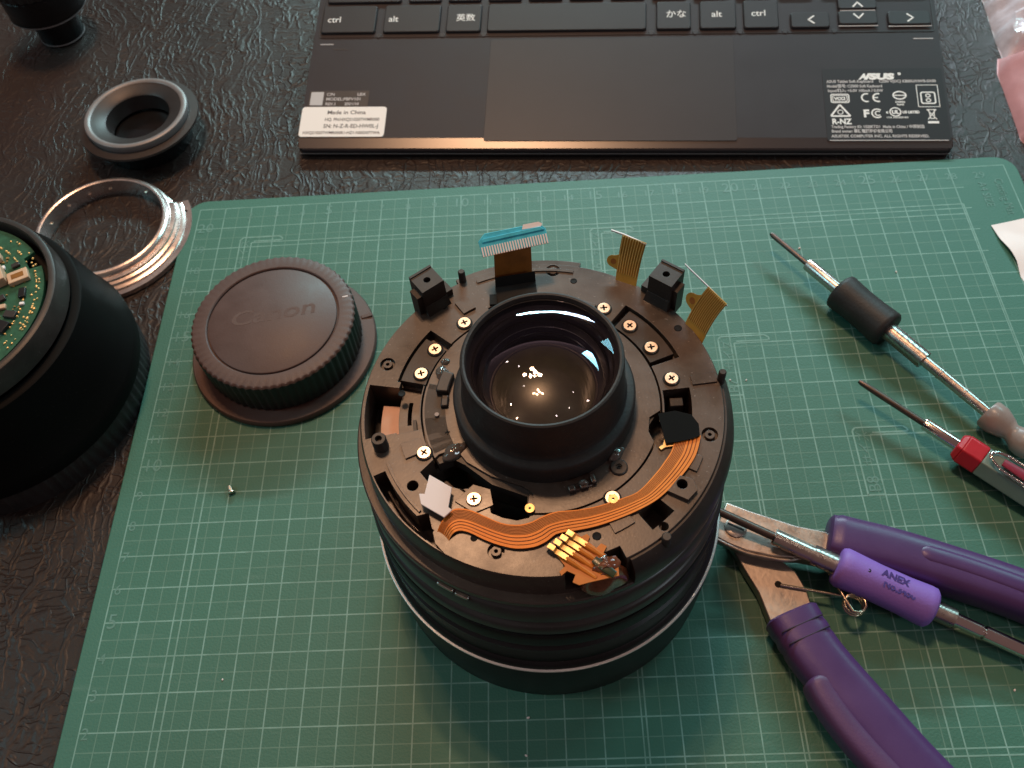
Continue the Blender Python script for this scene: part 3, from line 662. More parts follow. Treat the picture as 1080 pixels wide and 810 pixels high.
# ---- contact block at the front edge
cb = MB().prism([(0.188,-3.551),(0.365,-3.817),(0.247,-3.930),(0.281,-4.010),(0.397,-3.917),(0.561,-4.001),(0.497,-4.154),(0.623,-4.217),(0.830,-4.167),(1.413,-4.054),(1.411,-3.839),(1.141,-3.570),(1.217,-3.433),(1.108,-3.368),(1.007,-3.464),(0.845,-3.316),(0.890,-3.216),(0.836,-3.152),(0.718,-3.209),(0.553,-3.078)],7.525,7.56).build('contact_flex',MT['flex'],L_)
c0 = Vector((*[(0.383,-3.435)][0],7.60)); c1 = Vector((*[(1.208,-4.042)][0],7.58)); dr = (c1-c0).normalized(); nr = Vector((-dr.y,dr.x,0)).normalized()
for k in range(4):
    o_ = nr*(.27-.15*k); ln = (c1-c0).length
    s_ = c0+o_-dr*(.05*k)
    MB().tube([s_+dr*.30, s_+dr*.55, s_+dr*(ln*.62)-Vector((0,0,.02)), s_+dr*(ln*.98)-Vector((0,0,.04))],[.060,.058,.05,.045],8).build('contact_strip',MT['trace'],cb)
    pts = [s_+dr*(-.16), s_+dr*(-.13)+Vector((0,0,.10)), s_+dr*.02+Vector((0,0,.11)), s_+dr*.05+Vector((0,0,.02)), s_+dr*.16+Vector((0,0,.05)), s_+dr*.33+Vector((0,0,.05))]
    A_ = [p+nr*.052 for p in pts]; B_ = [p-nr*.052 for p in pts]
    MB().ribbon(A_,B_,.018).build('spring_contact',MT['gold'],cb,smooth=30)
gp = [c0+nr*.10+dr*.62+Vector((0,0,.04)), c0+nr*.07+dr*.85+Vector((0,0,.06)), c0+nr*.06+dr*1.13+Vector((0,0,.03))]
MB().loft(gp,[(.08,.02),(.10,.03),(.08,.02)],14).build('green_resist',MT['greendk'],cb)
bx,by = [(1.149,-3.947)][0]
b_ = blob(bx+.02,by+.04,6.84,.44,.24,.80,3.7,.36); b_.join(blob(bx-.05,by+.14,7.1,.16,.12,.48,6.1,.3)); b_.build('solder_blob',MT['solder'],L_,smooth=70)
blob(bx+.03,by+.12,7.55,.30,.15,.13,7.7,.36).build('solder_blob',MT['solder'],L_,smooth=70)
blob(bx-.02,by+.25,7.58,.10,.06,.09,2.9,.5).build('solder_bead',MT['chrome'],L_,smooth=70)

# ---- upright cables at the back of the plate
def vstrip(p0,p1,q0,q1,z0,z1,name,mt,bulge=.06,k=7,th=.02):
    A_=[];B_=[]
    for i in range(k+1):
        t=i/k; bo=Vector((0,1,0))*bulge*sin(pi*t)
        A_.append(Vector((*p0,z0)).lerp(Vector((*q0,z1)),t)+bo); B_.append(Vector((*p1,z0)).lerp(Vector((*q1,z1)),t)+bo)
    mb = MB(); vs=[]; fs=[]
    for a,b in zip(A_,B_):
        d=(b-a).normalized(); n=Vector((d.y,-d.x,0))*th
        vs += [tuple(a),tuple(b),tuple(b-n),tuple(a-n)]
    for i in range(k):
        o,q=4*i,4*i+4
        fs += [(o,o+1,q+1,q),(o+1,o+2,q+2,q+1),(o+2,o+3,q+3,q+2),(o+3,o,q,q+3)]
    fs += [(0,3,2,1),(4*k,4*k+1,4*k+2,4*k+3)]
    return mb.add(vs,fs).build(name,mt,L_,smooth=50), A_, B_
# top cable with the comb connector
tc,_,_ = vstrip((-.98,3.30),(-.08,3.45),(-.93,3.47),(-.06,3.70),7.5,8.56,'upright_cable',MT['flexdk'],.03)
MB().ribbon([(-.93,2.62,7.46),(-.95,3.0,7.54),(-.97,3.28,7.60),(-.96,3.27,7.98)],[(.02,2.80,7.46),(.02,3.15,7.54),(.0,3.40,7.60),(.0,3.40,7.98)],.03).build('black_tape',MT['matte'],L_,smooth=50)
MB().box(-1.12,-.94,2.80,3.10,7.2,7.56).build('tape_clip',MT['void'],L_)
cn0,cn1 = Vector((-1.20,3.44,8.56)),Vector((.36,3.78,8.56)); cu = (cn1-cn0).normalized(); cv = Vector((-cu.y,cu.x,.55)).normalized(); cl=(cn1-cn0).length
cw = cu.cross(cv)
MC = Matrix((cu,cv,cw)).transposed().to_4x4(); MC.translation = cn0
con = MB().prism([(0,0),(cl,0),(cl+.0,.34),(cl-.13,.50),(.16,.52),(-.02,.36)],-.04,0).xf(MC).build('comb_connector',MT['cyan'],tc,bevel=.01)
MB().prism([(.06,.31),(cl-.04,.31),(cl-.12,.40),(.10,.40)],0,.035).xf(MC).build('cable_backing',MT['cyan'],con,bevel=.01)
MB().prism([(cl-.55,.42),(cl-.1,.40),(cl-.05,.46),(cl-.13,.52),(cl-.5,.53)],0,.012).xf(MC).build('white_edge',MT['white'],con)
for k in range(26):
    x = .03+(cl-.06)*k/25
    MB().box(x-.017,x+.017,-.02,.21,-.045,.014).xf(MC).build('tooth',MT['white'],con)
# two upright cables at the right
t2,A2,B2 = vstrip((1.90,3.28),(2.36,3.05),(2.09,3.92),(2.62,3.62),7.35,8.5,'upright_cable',MT['flexol'],.10)
def ear(A_,B_,t0,u0,r,par):
    i=int(t0*(len(A_)-1)); d=(B_[i]-A_[i]).normalized(); up_=(A_[i+1]-A_[i]); up_=(up_-d*up_.dot(d)).normalized(); n_=d.cross(up_)
    ME_=Matrix((d,up_,n_)).transposed().to_4x4(); ME_.translation=A_[i]
    pl=[(.06,-r*1.1),(.06,r*1.5),(-.02,r*1.15),(-.08,r*.95)]+[(-.12+r*.9*cos(radians(a))*1.0-u0*.0,r*.85*sin(radians(a))) for a in range(100,261,16)]+[(-.06,-r*.95)]
    MB().prism(pl,-.012,.012).xf(ME_).build('cable_ear',MT['flexol'],par)
    MB().prism(circ(-.10,0,r*.42,14),-.016,.016).xf(ME_).build('ear_pad',MT['flexdk'],par)
ear(A2,B2,.55,0,.17,t2)
VD=Vector((.12,.66,-.74))
def stiff(pts,par): MB().ribbon([Vector(p) for p in pts],[Vector(p)+VD*.28+Vector((0,.0,.03)) for p in pts],.045).build('white_stiffener',MT['white'],par)
stiff([(1.84,4.10,8.50),(2.13,3.93,8.51),(2.62,3.60,8.50)],t2)
for k in range(9):
    u=(k+.6)/9.2
    MB().tube([a.lerp(b,u)+Vector((-.016,-.016,0)) for a,b in zip(A2,B2)][2:],.009,5).build('trace',MT['olivetrace'],t2)
t3,A3,B3 = vstrip((3.34,1.90),(3.70,1.40),(3.86,2.24),(4.20,1.72),7.3,8.52,'upright_cable',MT['flexol'],.10)
for k in range(12):
    u=(k+.5)/12
    pts=[a.lerp(b,u)+Vector((-.018,-.018,.0)) for a,b in zip(A3,B3)]
    MB().tube(pts[2:],.009,5).build('trace',MT['olivetrace'],t3)
ear(A3,B3,.6,0,.20,t3)
stiff([(3.44,2.94,8.50),(3.84,2.28,8.53),(4.22,1.70,8.50)],t3)

# ================================================================== REAR LENS CAP
KO = (4.12,14.36,0)
cp = thing('rear_lens_cap','round dark brown rear lens cap with ribbed rim lying on the mat','lens cap',KO)
def cap_mod(r,z,t): return r*(1-.010*(1+cos(t*66)) ) if .3 < z < 1.58 and r > 2.3 else r
MB().lathe([(0,0),(3.05,0),(3.12,.05),(3.13,.16),(3.08,.24),(2.62,.28)],160).build('cap_flange',MT['cap'],cp,smooth=40)
MB().lathe([(2.60,.26),(2.62,.32),(2.68,.34),(2.70,1.50),(2.69,1.56),(2.60,1.58)],396,mod=cap_mod).build('grip_wall',MT['capwall'],cp,smooth=60)
MB().lathe([(0,1.62),(2.06,1.62),(2.09,1.60),(2.10,1.53),(2.145,1.53),(2.155,1.60),(2.19,1.63),(2.58,1.63),(2.65,1.61),(2.69,1.55),(2.66,1.50)],396,mod=lambda r,z,t: r*(1-.008*(1+cos(t*66))) if r>2.64 else r).build('cap_top',MT['cap'],cp,smooth=40)
m = MB(); add_text(m,'Canon',.80,T(-1.40,-.24,1.0,radians(9)),shear=.15,bold=.012,width=2.75)
m2 = MB(); n0=len(m.v)
vs=[(x,y,1.618) for x,y,z in m.v]+[(x,y,1.624) for x,y,z in m.v]
ed={}
for f in m.f:
    for a,b in zip(f,f[1:]+f[:1]): ed[(a,b)]=1
fs=[tuple(i+n0 for i in f) for f in m.f]+[(a,b,b+n0,a+n0) for (a,b) in ed if (b,a) not in ed]
MB().add(vs,fs).build('embossed_name',MT['cap'],cp,smooth=30)
MB().prism(sector(2.72,3.10,18,21,3),.2,.30).build('index_mark',MT['cap'],cp,bevel=.02)
MB().prism([(-.09,-.02),(.09,-.02),(.09,.02),(-.09,.02)],1.63,1.634).xf(T(2.32,.78,0,.2)).build('scratch',MT['white'],cp)

# ================================================================== SECOND LENS BARREL WITH CIRCUIT BOARD
BO = (-5.0,13.05,-0.2)
b2 = thing('lens_barrel','black lens barrel with exposed green circuit board standing on leather at the left edge','lens barrel',BO)
def b2l(prof,name,mt,n=140,**k): return MB().lathe(prof,n,**k).build(name,mt,b2,smooth=40)
b2l([(0,0),(4.50,0),(4.52,.1),(4.52,.95),(4.46,1.0)],'grip_ring',MT['rubber'],n=360,mod=lambda r,z,t: r*(1-.010*(cos(t*90)>0)) if r>4.51 else r)
b2l([(4.40,1.0),(4.60,1.06),(4.62,1.5),(4.55,1.62),(4.34,2.5),(4.15,3.4),(4.04,3.9),(4.02,4.02),(3.95,4.06),(3.72,4.06)],'barrel_body',MT['blackbody'])
b2l([(3.76,4.2),(3.70,4.78),(3.66,4.90),(3.58,4.94),(3.48,4.94),(3.44,4.88),(3.42,4.2)],'rear_collar',MT['plate2'])
b2l([(0,4.22),(3.42,4.22)],'inner_floor',MT['void'])
bd = [pol(3.26,a) for a in range(0,360,4) if not (30<a<39)]
i0 = next(i for i,p in enumerate(bd) if abs(math.degrees(atan2(p[1],p[0]))-28)<3)
bd = bd[:i0+1]+[pol(2.9,29),pol(2.9,39)]+bd[i0+1:]
pb = MB().prism(bd,4.64,4.76).build('circuit_board',MT['pcb'],b2)
pts = MB()
for k in range(120):
    a = random.uniform(-75,60); r = random.choice((3.04,2.92,3.12,2.7)); x,y = pol(r,a); s_=random.uniform(.025,.05)
    pts.lathe([(0,4.80),(s_*.7,4.79),(s_,4.76)],8).xf(T()); n_=len(pts.v); 
    for i in range(n_-24,n_): vx,vy,vz=pts.v[i]; pts.v[i]=(vx+x,vy+y,vz)
for k in range(160):
    x,y = pol(random.uniform(.8,2.7),random.uniform(-110,110)); a=random.uniform(.02,.05)
    pts.box(x-a,x+a,y-a*.6,y+a*.6,4.76,4.80)
po = pts.build('solder_joints',MT['gold'],pb); po['kind']='stuff'
chips = MB()
for (x,y,sx,sy,rz,h,mt,nm) in ((1.55,.95,.42,.34,.5,.32,'ceramic','connector'),(1.35,1.75,.28,.12,.4,.2,'ceramic','connector'),(1.75,-.35,.34,.30,.3,.14,'black','chip'),(1.1,-1.3,.5,.45,.6,.14,'black','chip'),(.2,.6,.6,.5,.2,.15,'black','chip'),(2.0,.25,.16,.10,.6,.1,'dim','capacitor'),(2.15,-.05,.12,.08,.2,.1,'ceramic','capacitor'),(1.9,-1.0,.14,.09,.9,.1,'dim','capacitor'),(1.45,.2,.12,.07,.1,.1,'white','capacitor'),(2.35,1.05,.30,.22,.45,.16,'ceramic','connector'),(2.62,.45,.10,.18,.2,.1,'black','chip'),(2.5,-.35,.18,.12,-.2,.12,'dim','capacitor'),(2.25,-.75,.30,.20,-.35,.13,'black','chip'),(2.0,-1.45,.26,.16,-.6,.12,'black','chip'),(1.55,-1.85,.14,.09,-.7,.1,'ceramic','capacitor'),(2.72,.05,.07,.05,.1,.08,'white','capacitor'),(2.1,1.55,.12,.08,.6,.09,'dim','capacitor'),(1.7,1.45,.10,.07,.3,.09,'white','capacitor'),(1.1,.2,.3,.14,.2,.12,'black','chip')):
    c_ = MB().box(-sx,sx,-sy,sy,4.76,4.76+h).xf(T(x,y,0,rz)).build(nm,MT[mt],pb,bevel=.02)
    if nm=='connector': MB().box(-sx*.6,sx*.6,-sy*.45,sy*.45,4.76+h,4.765+h).xf(T(x,y,0,rz)).build('slot',MT['flexdk'],c_)

# ================================================================== METAL MOUNT RING
RO = (-3.45,20.05,-0.2)
mr = thing('lens_mount_ring','polished metal lens mount ring lying on dark leather beside the mat corner','mount ring',RO)
MB().lathe([(2.30,0),(2.72,0),(2.72,.12),(2.62,.16),(2.60,.46),(2.52,.50),(2.50,.64),(2.44,.69),(2.36,.71),(2.30,.69)],180,closed=True).build('ring_body',MT['mount'],mr,smooth=22)
MB().lathe([(2.55,.02),(3.0,.02),(3.0,.27),(2.92,.30),(2.84,.31),(2.83,.40),(2.72,.43),(2.70,.50),(2.55,.52)],70,-112,26,closed=True).build('stepped_collar',MT['mount'],mr,smooth=22)
fl_ = [pol(3.24,a) for a in range(-104,30,3)]+[pol(2.80,a) for a in range(30,-104,-3)]
MB().holed(fl_,[circ(*pol(3.04,18),.06,14),circ(*pol(3.0,-62),.04,12)],.03,.22).build('bayonet_flange',MT['mount'],mr)
for a in (60,98,118,140,165,-70): MB().lathe([(0,.30),(.05,.30),(.07,.33)],12).xf(Matrix.Rotation(radians(a),4,'Z') @ Matrix.Translation((2.30,0,.0)) @ Matrix.Rotation(0,4,'X')).build('screw_hole',MT['screw'],mr)
MB().lathe([(2.45,.545),(2.47,.55),(2.50,.525)],30,-64,-60).build('index_line',MT['white'],mr)

# ================================================================== SMALL ADAPTER RING
EO = (-2.95,25.35,-0.2)
er = thing('adapter_ring','small round grey rubber-edged adapter with dark hole standing near the keyboard corner','adapter ring',EO)
def e_(prof,name,mt,**k): return MB().lathe(prof,96,**k).build(name,mt,er,smooth=40)
e_([(0,0),(1.75,0),(1.80,.06),(1.82,.9),(1.7,1.0)],'body',MT['gloss'])
e_([(1.6,.98),(2.33,1.0),(2.40,1.06),(2.38,1.14),(2.05,1.18)],'flange',MT['dim'])
e_([(2.02,1.14),(2.06,1.34),(2.03,1.44),(1.96,1.48),(1.86,1.47),(1.80,1.42)],'rubber_rim',MT['grey'])
e_([(1.81,1.42),(1.70,1.38),(1.34,1.28),(1.27,1.22),(1.25,1.0),(1.2,.6)],'inner_cone',MT['dim'])
e_([(0,.5),(1.2,.5)],'glass_disc',MT['gloss'])

# ================================================================== BLACK BARREL IN THE CORNER
TO = (-8.5,32.75,-0.2)
bl = thing('small_black_lens','small glossy black lens standing upright in the far left corner','small lens',TO)
def bl_(prof,name,mt,**k): return MB().lathe(prof,120,**k).build(name,mt,bl,smooth=40)
bl_([(0,0),(.90,0),(.96,.05),(.98,.12),(1.04,1.35),(1.0,1.4)],'rear_mount',MT['gloss'])
bl_([(.96,.06),(1.0,.09),(.985,.14)],'edge_ring',MT['grey'])
bl_([(1.0,1.38),(1.62,1.42),(1.68,1.5),(1.70,2.6),(1.6,2.7)],'aperture_ring',MT['black'])
bl_([(1.66,1.44),(1.70,1.48),(1.695,1.53)],'edge_ring',MT['grey'])
MB().lathe([(1.6,2.68),(1.80,2.75),(1.82,4.6),(1.7,4.7),(0,4.7)],180,mod=lambda r,z,t: r*(1-.03*(cos(t*30)>0)) if r>1.75 else r).build('ribbed_grip',MT['rubber'],bl,smooth=40)

# ================================================================== KEYBOARD
kb = bpy.data.objects.new('keyboard',None); C.objects.link(kb); kb.empty_display_size=.01
tag(kb,'black detachable tablet keyboard with white regulatory stickers along its palm rest','keyboard')
ex,ey = Vector((.99653386,-.08318808,0)),Vector((.08137022,.97475721,.20791169)); ez = ex.cross(ey)
KM = Matrix((ex,ey,ez)).transposed().to_4x4(); KM.translation = Vector((3.4497,23.7346,.3))*S
kb.matrix_world = KM
MB().prism(rrect(0,-.02,25.01,13.6,.35,5),-.50,-.055).build('base_shell',MT['kb'],kb,bevel=.10,seg=3)
MB().prism(rrect(.03,.50,24.98,13.55,.06,3),-.03,.0).build('deck',MT['kb'],kb)
MB().add([(.10,.06,-.047),(24.90,.06,-.047),(24.98,.505,-.0008),(.03,.505,-.0008),(.10,.06,-.2),(24.90,.06,-.2),(24.98,.505,-.2),(.03,.505,-.2)],[(0,1,2,3),(4,7,6,5),(0,4,5,1),(1,5,6,2),(2,6,7,3),(3,7,4,0)]).build('front_bevel',MT['bevelstrip'],kb,smooth=0)
MB().box(.1,24.9,-.045,-.015,-.30,-.26).build('seam',MT['grey'],kb)
MB().box(.6,24.4,12.4,13.2,-3.05,-.48).build('hinge_support',MT['matte'],kb,bevel=.05)
MB().holed(rrect(.22,5.42,24.86,13.2,.12),[rrect(.26,5.46,24.82,13.16,.1)],.0,.02).build('key_well_edge',MT['pad'],kb)
MB().prism(rrect(7.42,.36,17.10,5.24,.10),0,.012).build('touchpad',MT['pad'],kb,bevel=.008)
MB().box(.33,.89,5.07,5.11,0,.012).build('foot_mark',MT['legend2'],kb); MB().box(23.99,24.74,5.06,5.10,0,.012).build('foot_mark',MT['legend2'],kb)
MB().box(.9,1.5,4.82,4.86,0,.006).build('scuff',MT['dim'],kb)
KH = .11
def key(x0,x1,y0,y1,leg=None,size=.40,lx=None,ly=None,line=False):
    k = MB().prism(rrect(x0,y0,x1,y1,.10,3),.0,KH,[(x,y) for x,y in rrect(x0+.04,y0+.04,x1-.04,y1-.03,.10,3)]).build('key',MT['key'],kb,bevel=.02)
    if leg:
        mm = MB(); add_text(mm,leg,size,T(lx if lx is not None else (x0+x1)/2,(ly if ly is not None else (y0+y1)/2-size*.28),KH+.004),'CENTER' if lx is None else 'LEFT',bold=.002)
        mm.build('legend',MT['legend'],k,smooth=0)
    return k
yb,yt = 5.58,7.02
key(.28,2.59,yb,yt,'ctrl',.42,.52,6.14); key(2.89,5.28,yb,yt,'alt',.42,3.10,6.14); key(5.51,6.98,yb,yt,'英数',.40,5.92,6.16)
key(7.21,13.69,yb,yt); key(14.06,15.46,yb,yt,'かな',.42,14.44,6.20); key(15.78,17.25,yb,yt,'alt',.42,16.26,6.18); key(17.51,18.91,yb,yt,'ctrl',.42,17.82,6.20)
def arrow(k,cx,cy,rz,s=.16):
    mm = MB()
    for a in (radians(40),radians(-40)):
        mm.join(MB().box(-.30,.02,-.03,.03,KH+.003,KH+.006),T(cx,cy,0,rz) @ T(s*.6,0,0) @ Matrix.Rotation(a,4,'Z'))
    mm.build('legend',MT['legend'],k,smooth=0)
k_=key(19.34,20.87,yb,6.38); arrow(k_,20.13,5.98,pi)
k_=key(21.19,22.72,5.72,6.42); arrow(k_,21.98,6.12,-pi/2)
k_=key(21.21,22.74,6.48,7.10); arrow(k_,21.98,6.72,pi/2)
k_=key(23.08,24.73,5.68,6.38); arrow(k_,23.95,6.02,0)
for x0,x1,y in ((21.3,22.65,6.445),(21.2,22.7,5.68),(23.1,24.72,5.64)): MB().box(x0,x1,y-.018,y+.018,.05,.075).build('key_edge_highlight',MT['legend2'],kb)  # grey strips paint a highlight along the arrow keys' edges
xs = [(.38,3.55)]+[(3.84+1.675*i,3.84+1.675*i+1.40) for i in range(10)]+[(20.62,24.7)]
for j,lab in enumerate(('','ZXCVBNM,./','')):
    if j==0: continue
    for i,(a,b) in enumerate(xs): key(a,b,7.16+1.57*(j-1),8.58+1.57*(j-1),(lab[i-1] if lab and 0<i<=10 else None),.4,a+.2 if lab else None,8.1+1.57*(j-1))
for x in (2.74,5.40,7.10,13.88,15.62,17.38,19.12,21.03): MB().lathe([(0,.03),(.10,.03),(.13,.0)],14).xf(T(x,5.50,0)).build('gap_glint',MT['pad'],kb)
# stickers
s1 = MB().prism(rrect(.22,2.0,2.66,2.76,.03),.001,.010).build('dark_sticker',MT['dim'],kb)
mm = MB(); mm.prism(rrect(.28,2.06,.80,2.70,.02),.0105,.0125)
mm.build('pale_square',MT['legend2'],s1,smooth=0)
mm = MB()
for tx,x,y,sz in (('C/N','.92',2.52,.19),('LBX','2.18',2.52,.19),('MODEL:PBFV101',.92,2.29,.20),('REV.1',.92,2.06,.18),('2021/10',1.7,2.06,.18)): add_text(mm,tx,sz,T(float(x),y,.013),bold=.004)
mm.build('print',MT['legend2'],s1,smooth=0)
s2 = MB().prism(rrect(.02,.55,3.46,1.97,.13),.012,.022).build('white_sticker',MT['sticker'],kb)
mm = MB()
for tx,x,y,sz,wd in (('Made in China',1.06,1.62,.25,1.55),('HQ. PN:HXQ21020TWMR000',1.0,1.30,.20,2.2),('SN: N-Z-R-ED-HW0L-J',.98,.97,.25,2.2),('HXQ21020TWMR000R1-HZ1-NS0D07TWA',.18,.68,.18,3.1)): add_text(mm,tx,sz,T(x,y,.0245),bold=.004,width=wd)
mm.build('print',MT['ink_dark'],s2,smooth=0)
s3 = MB().prism(rrect(20.42,.36,24.88,3.66,.06),.001,.012).build('regulatory_label',MT['lab'],kb)
MB().box(20.5,24.8,.35,.385,.012,.016).build('label_edge',MT['legend2'],s3)
def ring_(mm,cx,cy,rx,ry,t,z=.014,n=28):
    o=[(cx+rx*cos(2*pi*i/n),cy+ry*sin(2*pi*i/n)) for i in range(n)]; q=[(cx+(rx-t)*cos(2*pi*i/n),cy+(ry-t)*sin(2*pi*i/n)) for i in range(n)]
    mm.add(z3(o,z)+z3(q,z),[(i,(i+1)%n,n+(i+1)%n,n+i) for i in range(n)])
def frame_(mm,x0,y0,x1,y1,t,z=.014,r=.02):
    o=rrect(x0,y0,x1,y1,max(r,.01)); q=rrect(x0+t,y0+t,x1-t,y1-t,max(r-t*.5,.005)); n=len(o)
    mm.add(z3(o,z)+z3(q,z),[(i,(i+1)%n,n+(i+1)%n,n+i) for i in range(n)])
mm = MB(); add_text(mm,'/SUS',.36,T(22.02,3.16,.014),bold=.028,shear=.1,width=1.15); add_text(mm,'A',.36,T(21.80,3.16,.0142),bold=.02,shear=.3); ring_(mm,23.30,3.40,.06,.06,.045)
mm.build('maker_name',MT['legend'],s3,smooth=0)
mm = MB()
for tx,x,y,sz,wd in (('ASUS Tablet Soft Keyboard',20.56,3.0,.17,1.75),('CZ00 V(DC) KB00U/HWB-0X00',22.52,3.0,.17,2.1),('Model/型号: CZ000 Soft Keyboard',20.56,2.78,.17,2.05),('Input/输入: +5.0V 100mA / 0.5W',20.58,2.57,.17,2.05),('Trading Factory ID: 1020KTD1  Made in China / 中国制造',20.60,.92,.17,3.4),('Brand owner: 華碩電腦股份有限公司',20.60,.72,.17,2.2),('ASUSTEK COMPUTER INC. ALL RIGHTS RESERVED.',20.58,.50,.17,3.55)): add_text(mm,tx,sz,T(x,y,.014),bold=.005,width=wd)
mm.build('small_print',MT['legend2'],s3,smooth=0)
mm = MB(); add_text(mm,'R-NZ',.34,T(20.64,1.10,.014),bold=.012,width=.72)
tri=[(20.62,1.46),(21.34,1.46),(20.98,1.98)]
for a,b in zip(tri,tri[1:]+tri[:1]):
    d=Vector((b[0]-a[0],b[1]-a[1])).normalized(); n=Vector((-d.y,d.x))*.035
    mm.add([(a[0]-n.x,a[1]-n.y,.0143),(b[0]-n.x,b[1]-n.y,.0143),(b[0]+n.x,b[1]+n.y,.0143),(a[0]+n.x,a[1]+n.y,.0143)],[(0,1,2,3)])
ring_(mm,20.98,1.64,.11,.11,.03); mm.build('compliance_mark',MT['legend'],s3,smooth=0)
mm = MB(); frame_(mm,20.66,2.06,21.36,2.48,.04,r=.08); frame_(mm,20.73,2.12,21.29,2.42,.03,r=.06); add_text(mm,'VCCI',.18,T(20.80,2.20,.014),bold=.01,width=.42); mm.build('compliance_mark',MT['legend'],s3,smooth=0)
def arc_(mm,cx,cy,r,a0,a1,t,z=.014,n=16):
    o=[(cx+r*cos(radians(a0+(a1-a0)*i/n)),cy+r*sin(radians(a0+(a1-a0)*i/n))) for i in range(n+1)]; q=[(cx+(r-t)*cos(radians(a0+(a1-a0)*i/n)),cy+(r-t)*sin(radians(a0+(a1-a0)*i/n))) for i in range(n+1)]
    mm.add(z3(o,z)+z3(q,z),[(i,i+1,n+2+i,n+1+i) for i in range(n)])
mm = MB(); arc_(mm,22.0,2.30,.21,70,290,.06); arc_(mm,22.42,2.30,.21,70,290,.06); mm.add(z3([(22.26,2.275),(22.42,2.275),(22.42,2.325),(22.26,2.325)],.0142),[(0,1,2,3)]); mm.build('compliance_mark',MT['legend'],s3,smooth=0)
mm = MB(); add_text(mm,'F',.46,T(21.82,1.42,.014),bold=.02); arc_(mm,22.33,1.58,.22,45,315,.055); arc_(mm,22.36,1.58,.12,45,315,.045); mm.build('compliance_mark',MT['legend'],s3,smooth=0)
mm = MB(); ring_(mm,23.22,2.40,.26,.20,.055); mm.add(z3([(23.02,2.375),(23.42,2.375),(23.42,2.42),(23.02,2.42)],.0142),[(0,1,2,3)]); add_text(mm,'D33026',.11,T(23.22,2.06,.014),'CENTER',bold=.004); add_text(mm,'RoHS',.11,T(23.22,1.94,.014),'CENTER',bold=.004); mm.build('compliance_mark',MT['legend'],s3,smooth=0)
mm = MB(); ring_(mm,23.0,1.64,.22,.21,.045); add_text(mm,'UL',.22,T(23.0,1.56,.014),'CENTER',bold=.012); add_text(mm,'c',.16,T(22.66,1.58,.014),bold=.01); add_text(mm,'US LISTED',.15,T(23.26,1.58,.014),bold=.008,width=.62); add_text(mm,'I.T.E. ACCESSORY',.09,T(22.66,1.36,.014),bold=.003,width=.8); mm.build('compliance_mark',MT['legend'],s3,smooth=0)
mm = MB(); frame_(mm,23.86,1.86,24.66,2.88,.025,r=.01); frame_(mm,23.98,2.0,24.54,2.56,.05,r=.09); ring_(mm,24.26,2.38,.10,.09,.04); ring_(mm,24.26,2.17,.10,.09,.04); mm.build('compliance_mark',MT['legend'],s3,smooth=0)
mm = MB()
for a,b in (((24.16,1.74),(24.48,1.30)),((24.48,1.74),(24.16,1.30)),((24.14,1.74),(24.50,1.74)),((24.22,1.72),(24.26,1.34)),((24.42,1.72),(24.38,1.34)),((24.24,1.34),(24.40,1.34))):
    d=Vector((b[0]-a[0],b[1]-a[1])).normalized(); n=Vector((-d.y,d.x))*.018
    mm.add([(a[0]-n.x,a[1]-n.y,.0143),(b[0]-n.x,b[1]-n.y,.0143),(b[0]+n.x,b[1]+n.y,.0143),(a[0]+n.x,a[1]+n.y,.0143)],[(0,1,2,3)])
mm.add(z3([(24.14,1.12),(24.54,1.12),(24.54,1.22),(24.14,1.22)],.014),[(0,1,2,3)]); mm.build('compliance_mark',MT['legend'],s3,smooth=0)

# ================================================================== PLASTIC BAG
GO = (34,26,-.2)
bagt = thing('plastic_bag','crumpled clear plastic bag with pink contents lying right of the keyboard','plastic bag',GO)
def pillow(poly_left, wdt, h, seed, name, mt, nu=44, nv=60, amp=.3, fr=.9):
    P = resample([(x,y,0) for x,y in poly_left],nv); vs=[]; fs=[]
    for j,pq in enumerate(P):
        tv=j/(nv-1)
        for i in range(nu):
            u=i/(nu-1); e=min(1,min(u,1-u)*7)**.6*min(1,min(tv,1-tv)*10)**.6
            x=pq.x+wdt*u; y=pq.y
            q=Vector((x*fr,y*fr*.6,seed))
            zc=1-abs(noise.noise(q)*2); z2=1-abs(noise.noise(q*2.3+Vector((3,1,2)))*2)
            vs.append((x+.1*noise.noise(q*1.7),y,-.19+e*(h*(.7+.3*sin(3*u))+amp*zc+amp*.5*z2)))
    for j in range(nv-1):
        for i in range(nu-1): a=j*nu+i; fs.append((a,a+1,a+nu+1,a+nu))
    b=len(vs)
    for j,pq in enumerate(P): vs += [(pq.x,pq.y,-.197),(pq.x+wdt,pq.y,-.197)]
    for j in range(nv-1):
        q=b+2*j; fs.append((q,q+2,q+3,q+1)); fs.append((j*nu,(j+1)*nu,q+2,q)); fs.append((j*nu+nu-1,q+1,q+3,(j+1)*nu+nu-1))
    put(MB().add(vs,fs),name,mt,bagt,GO,smooth=24)
pillow([(32.25,36),(32.2,30.6),(31.95,28.2),(31.86,26.7)],6,.9,1.2,'clear_film',MT['bag'],amp=.38,fr=1.1)
pillow([(31.7,27.1),(31.42,26.2),(31.30,24.0),(31.15,22.4),(31.5,21.6),(32.6,21.2)],6,.9,4.7,'pink_pouch',MT['pink'],amp=.25,fr=.55)

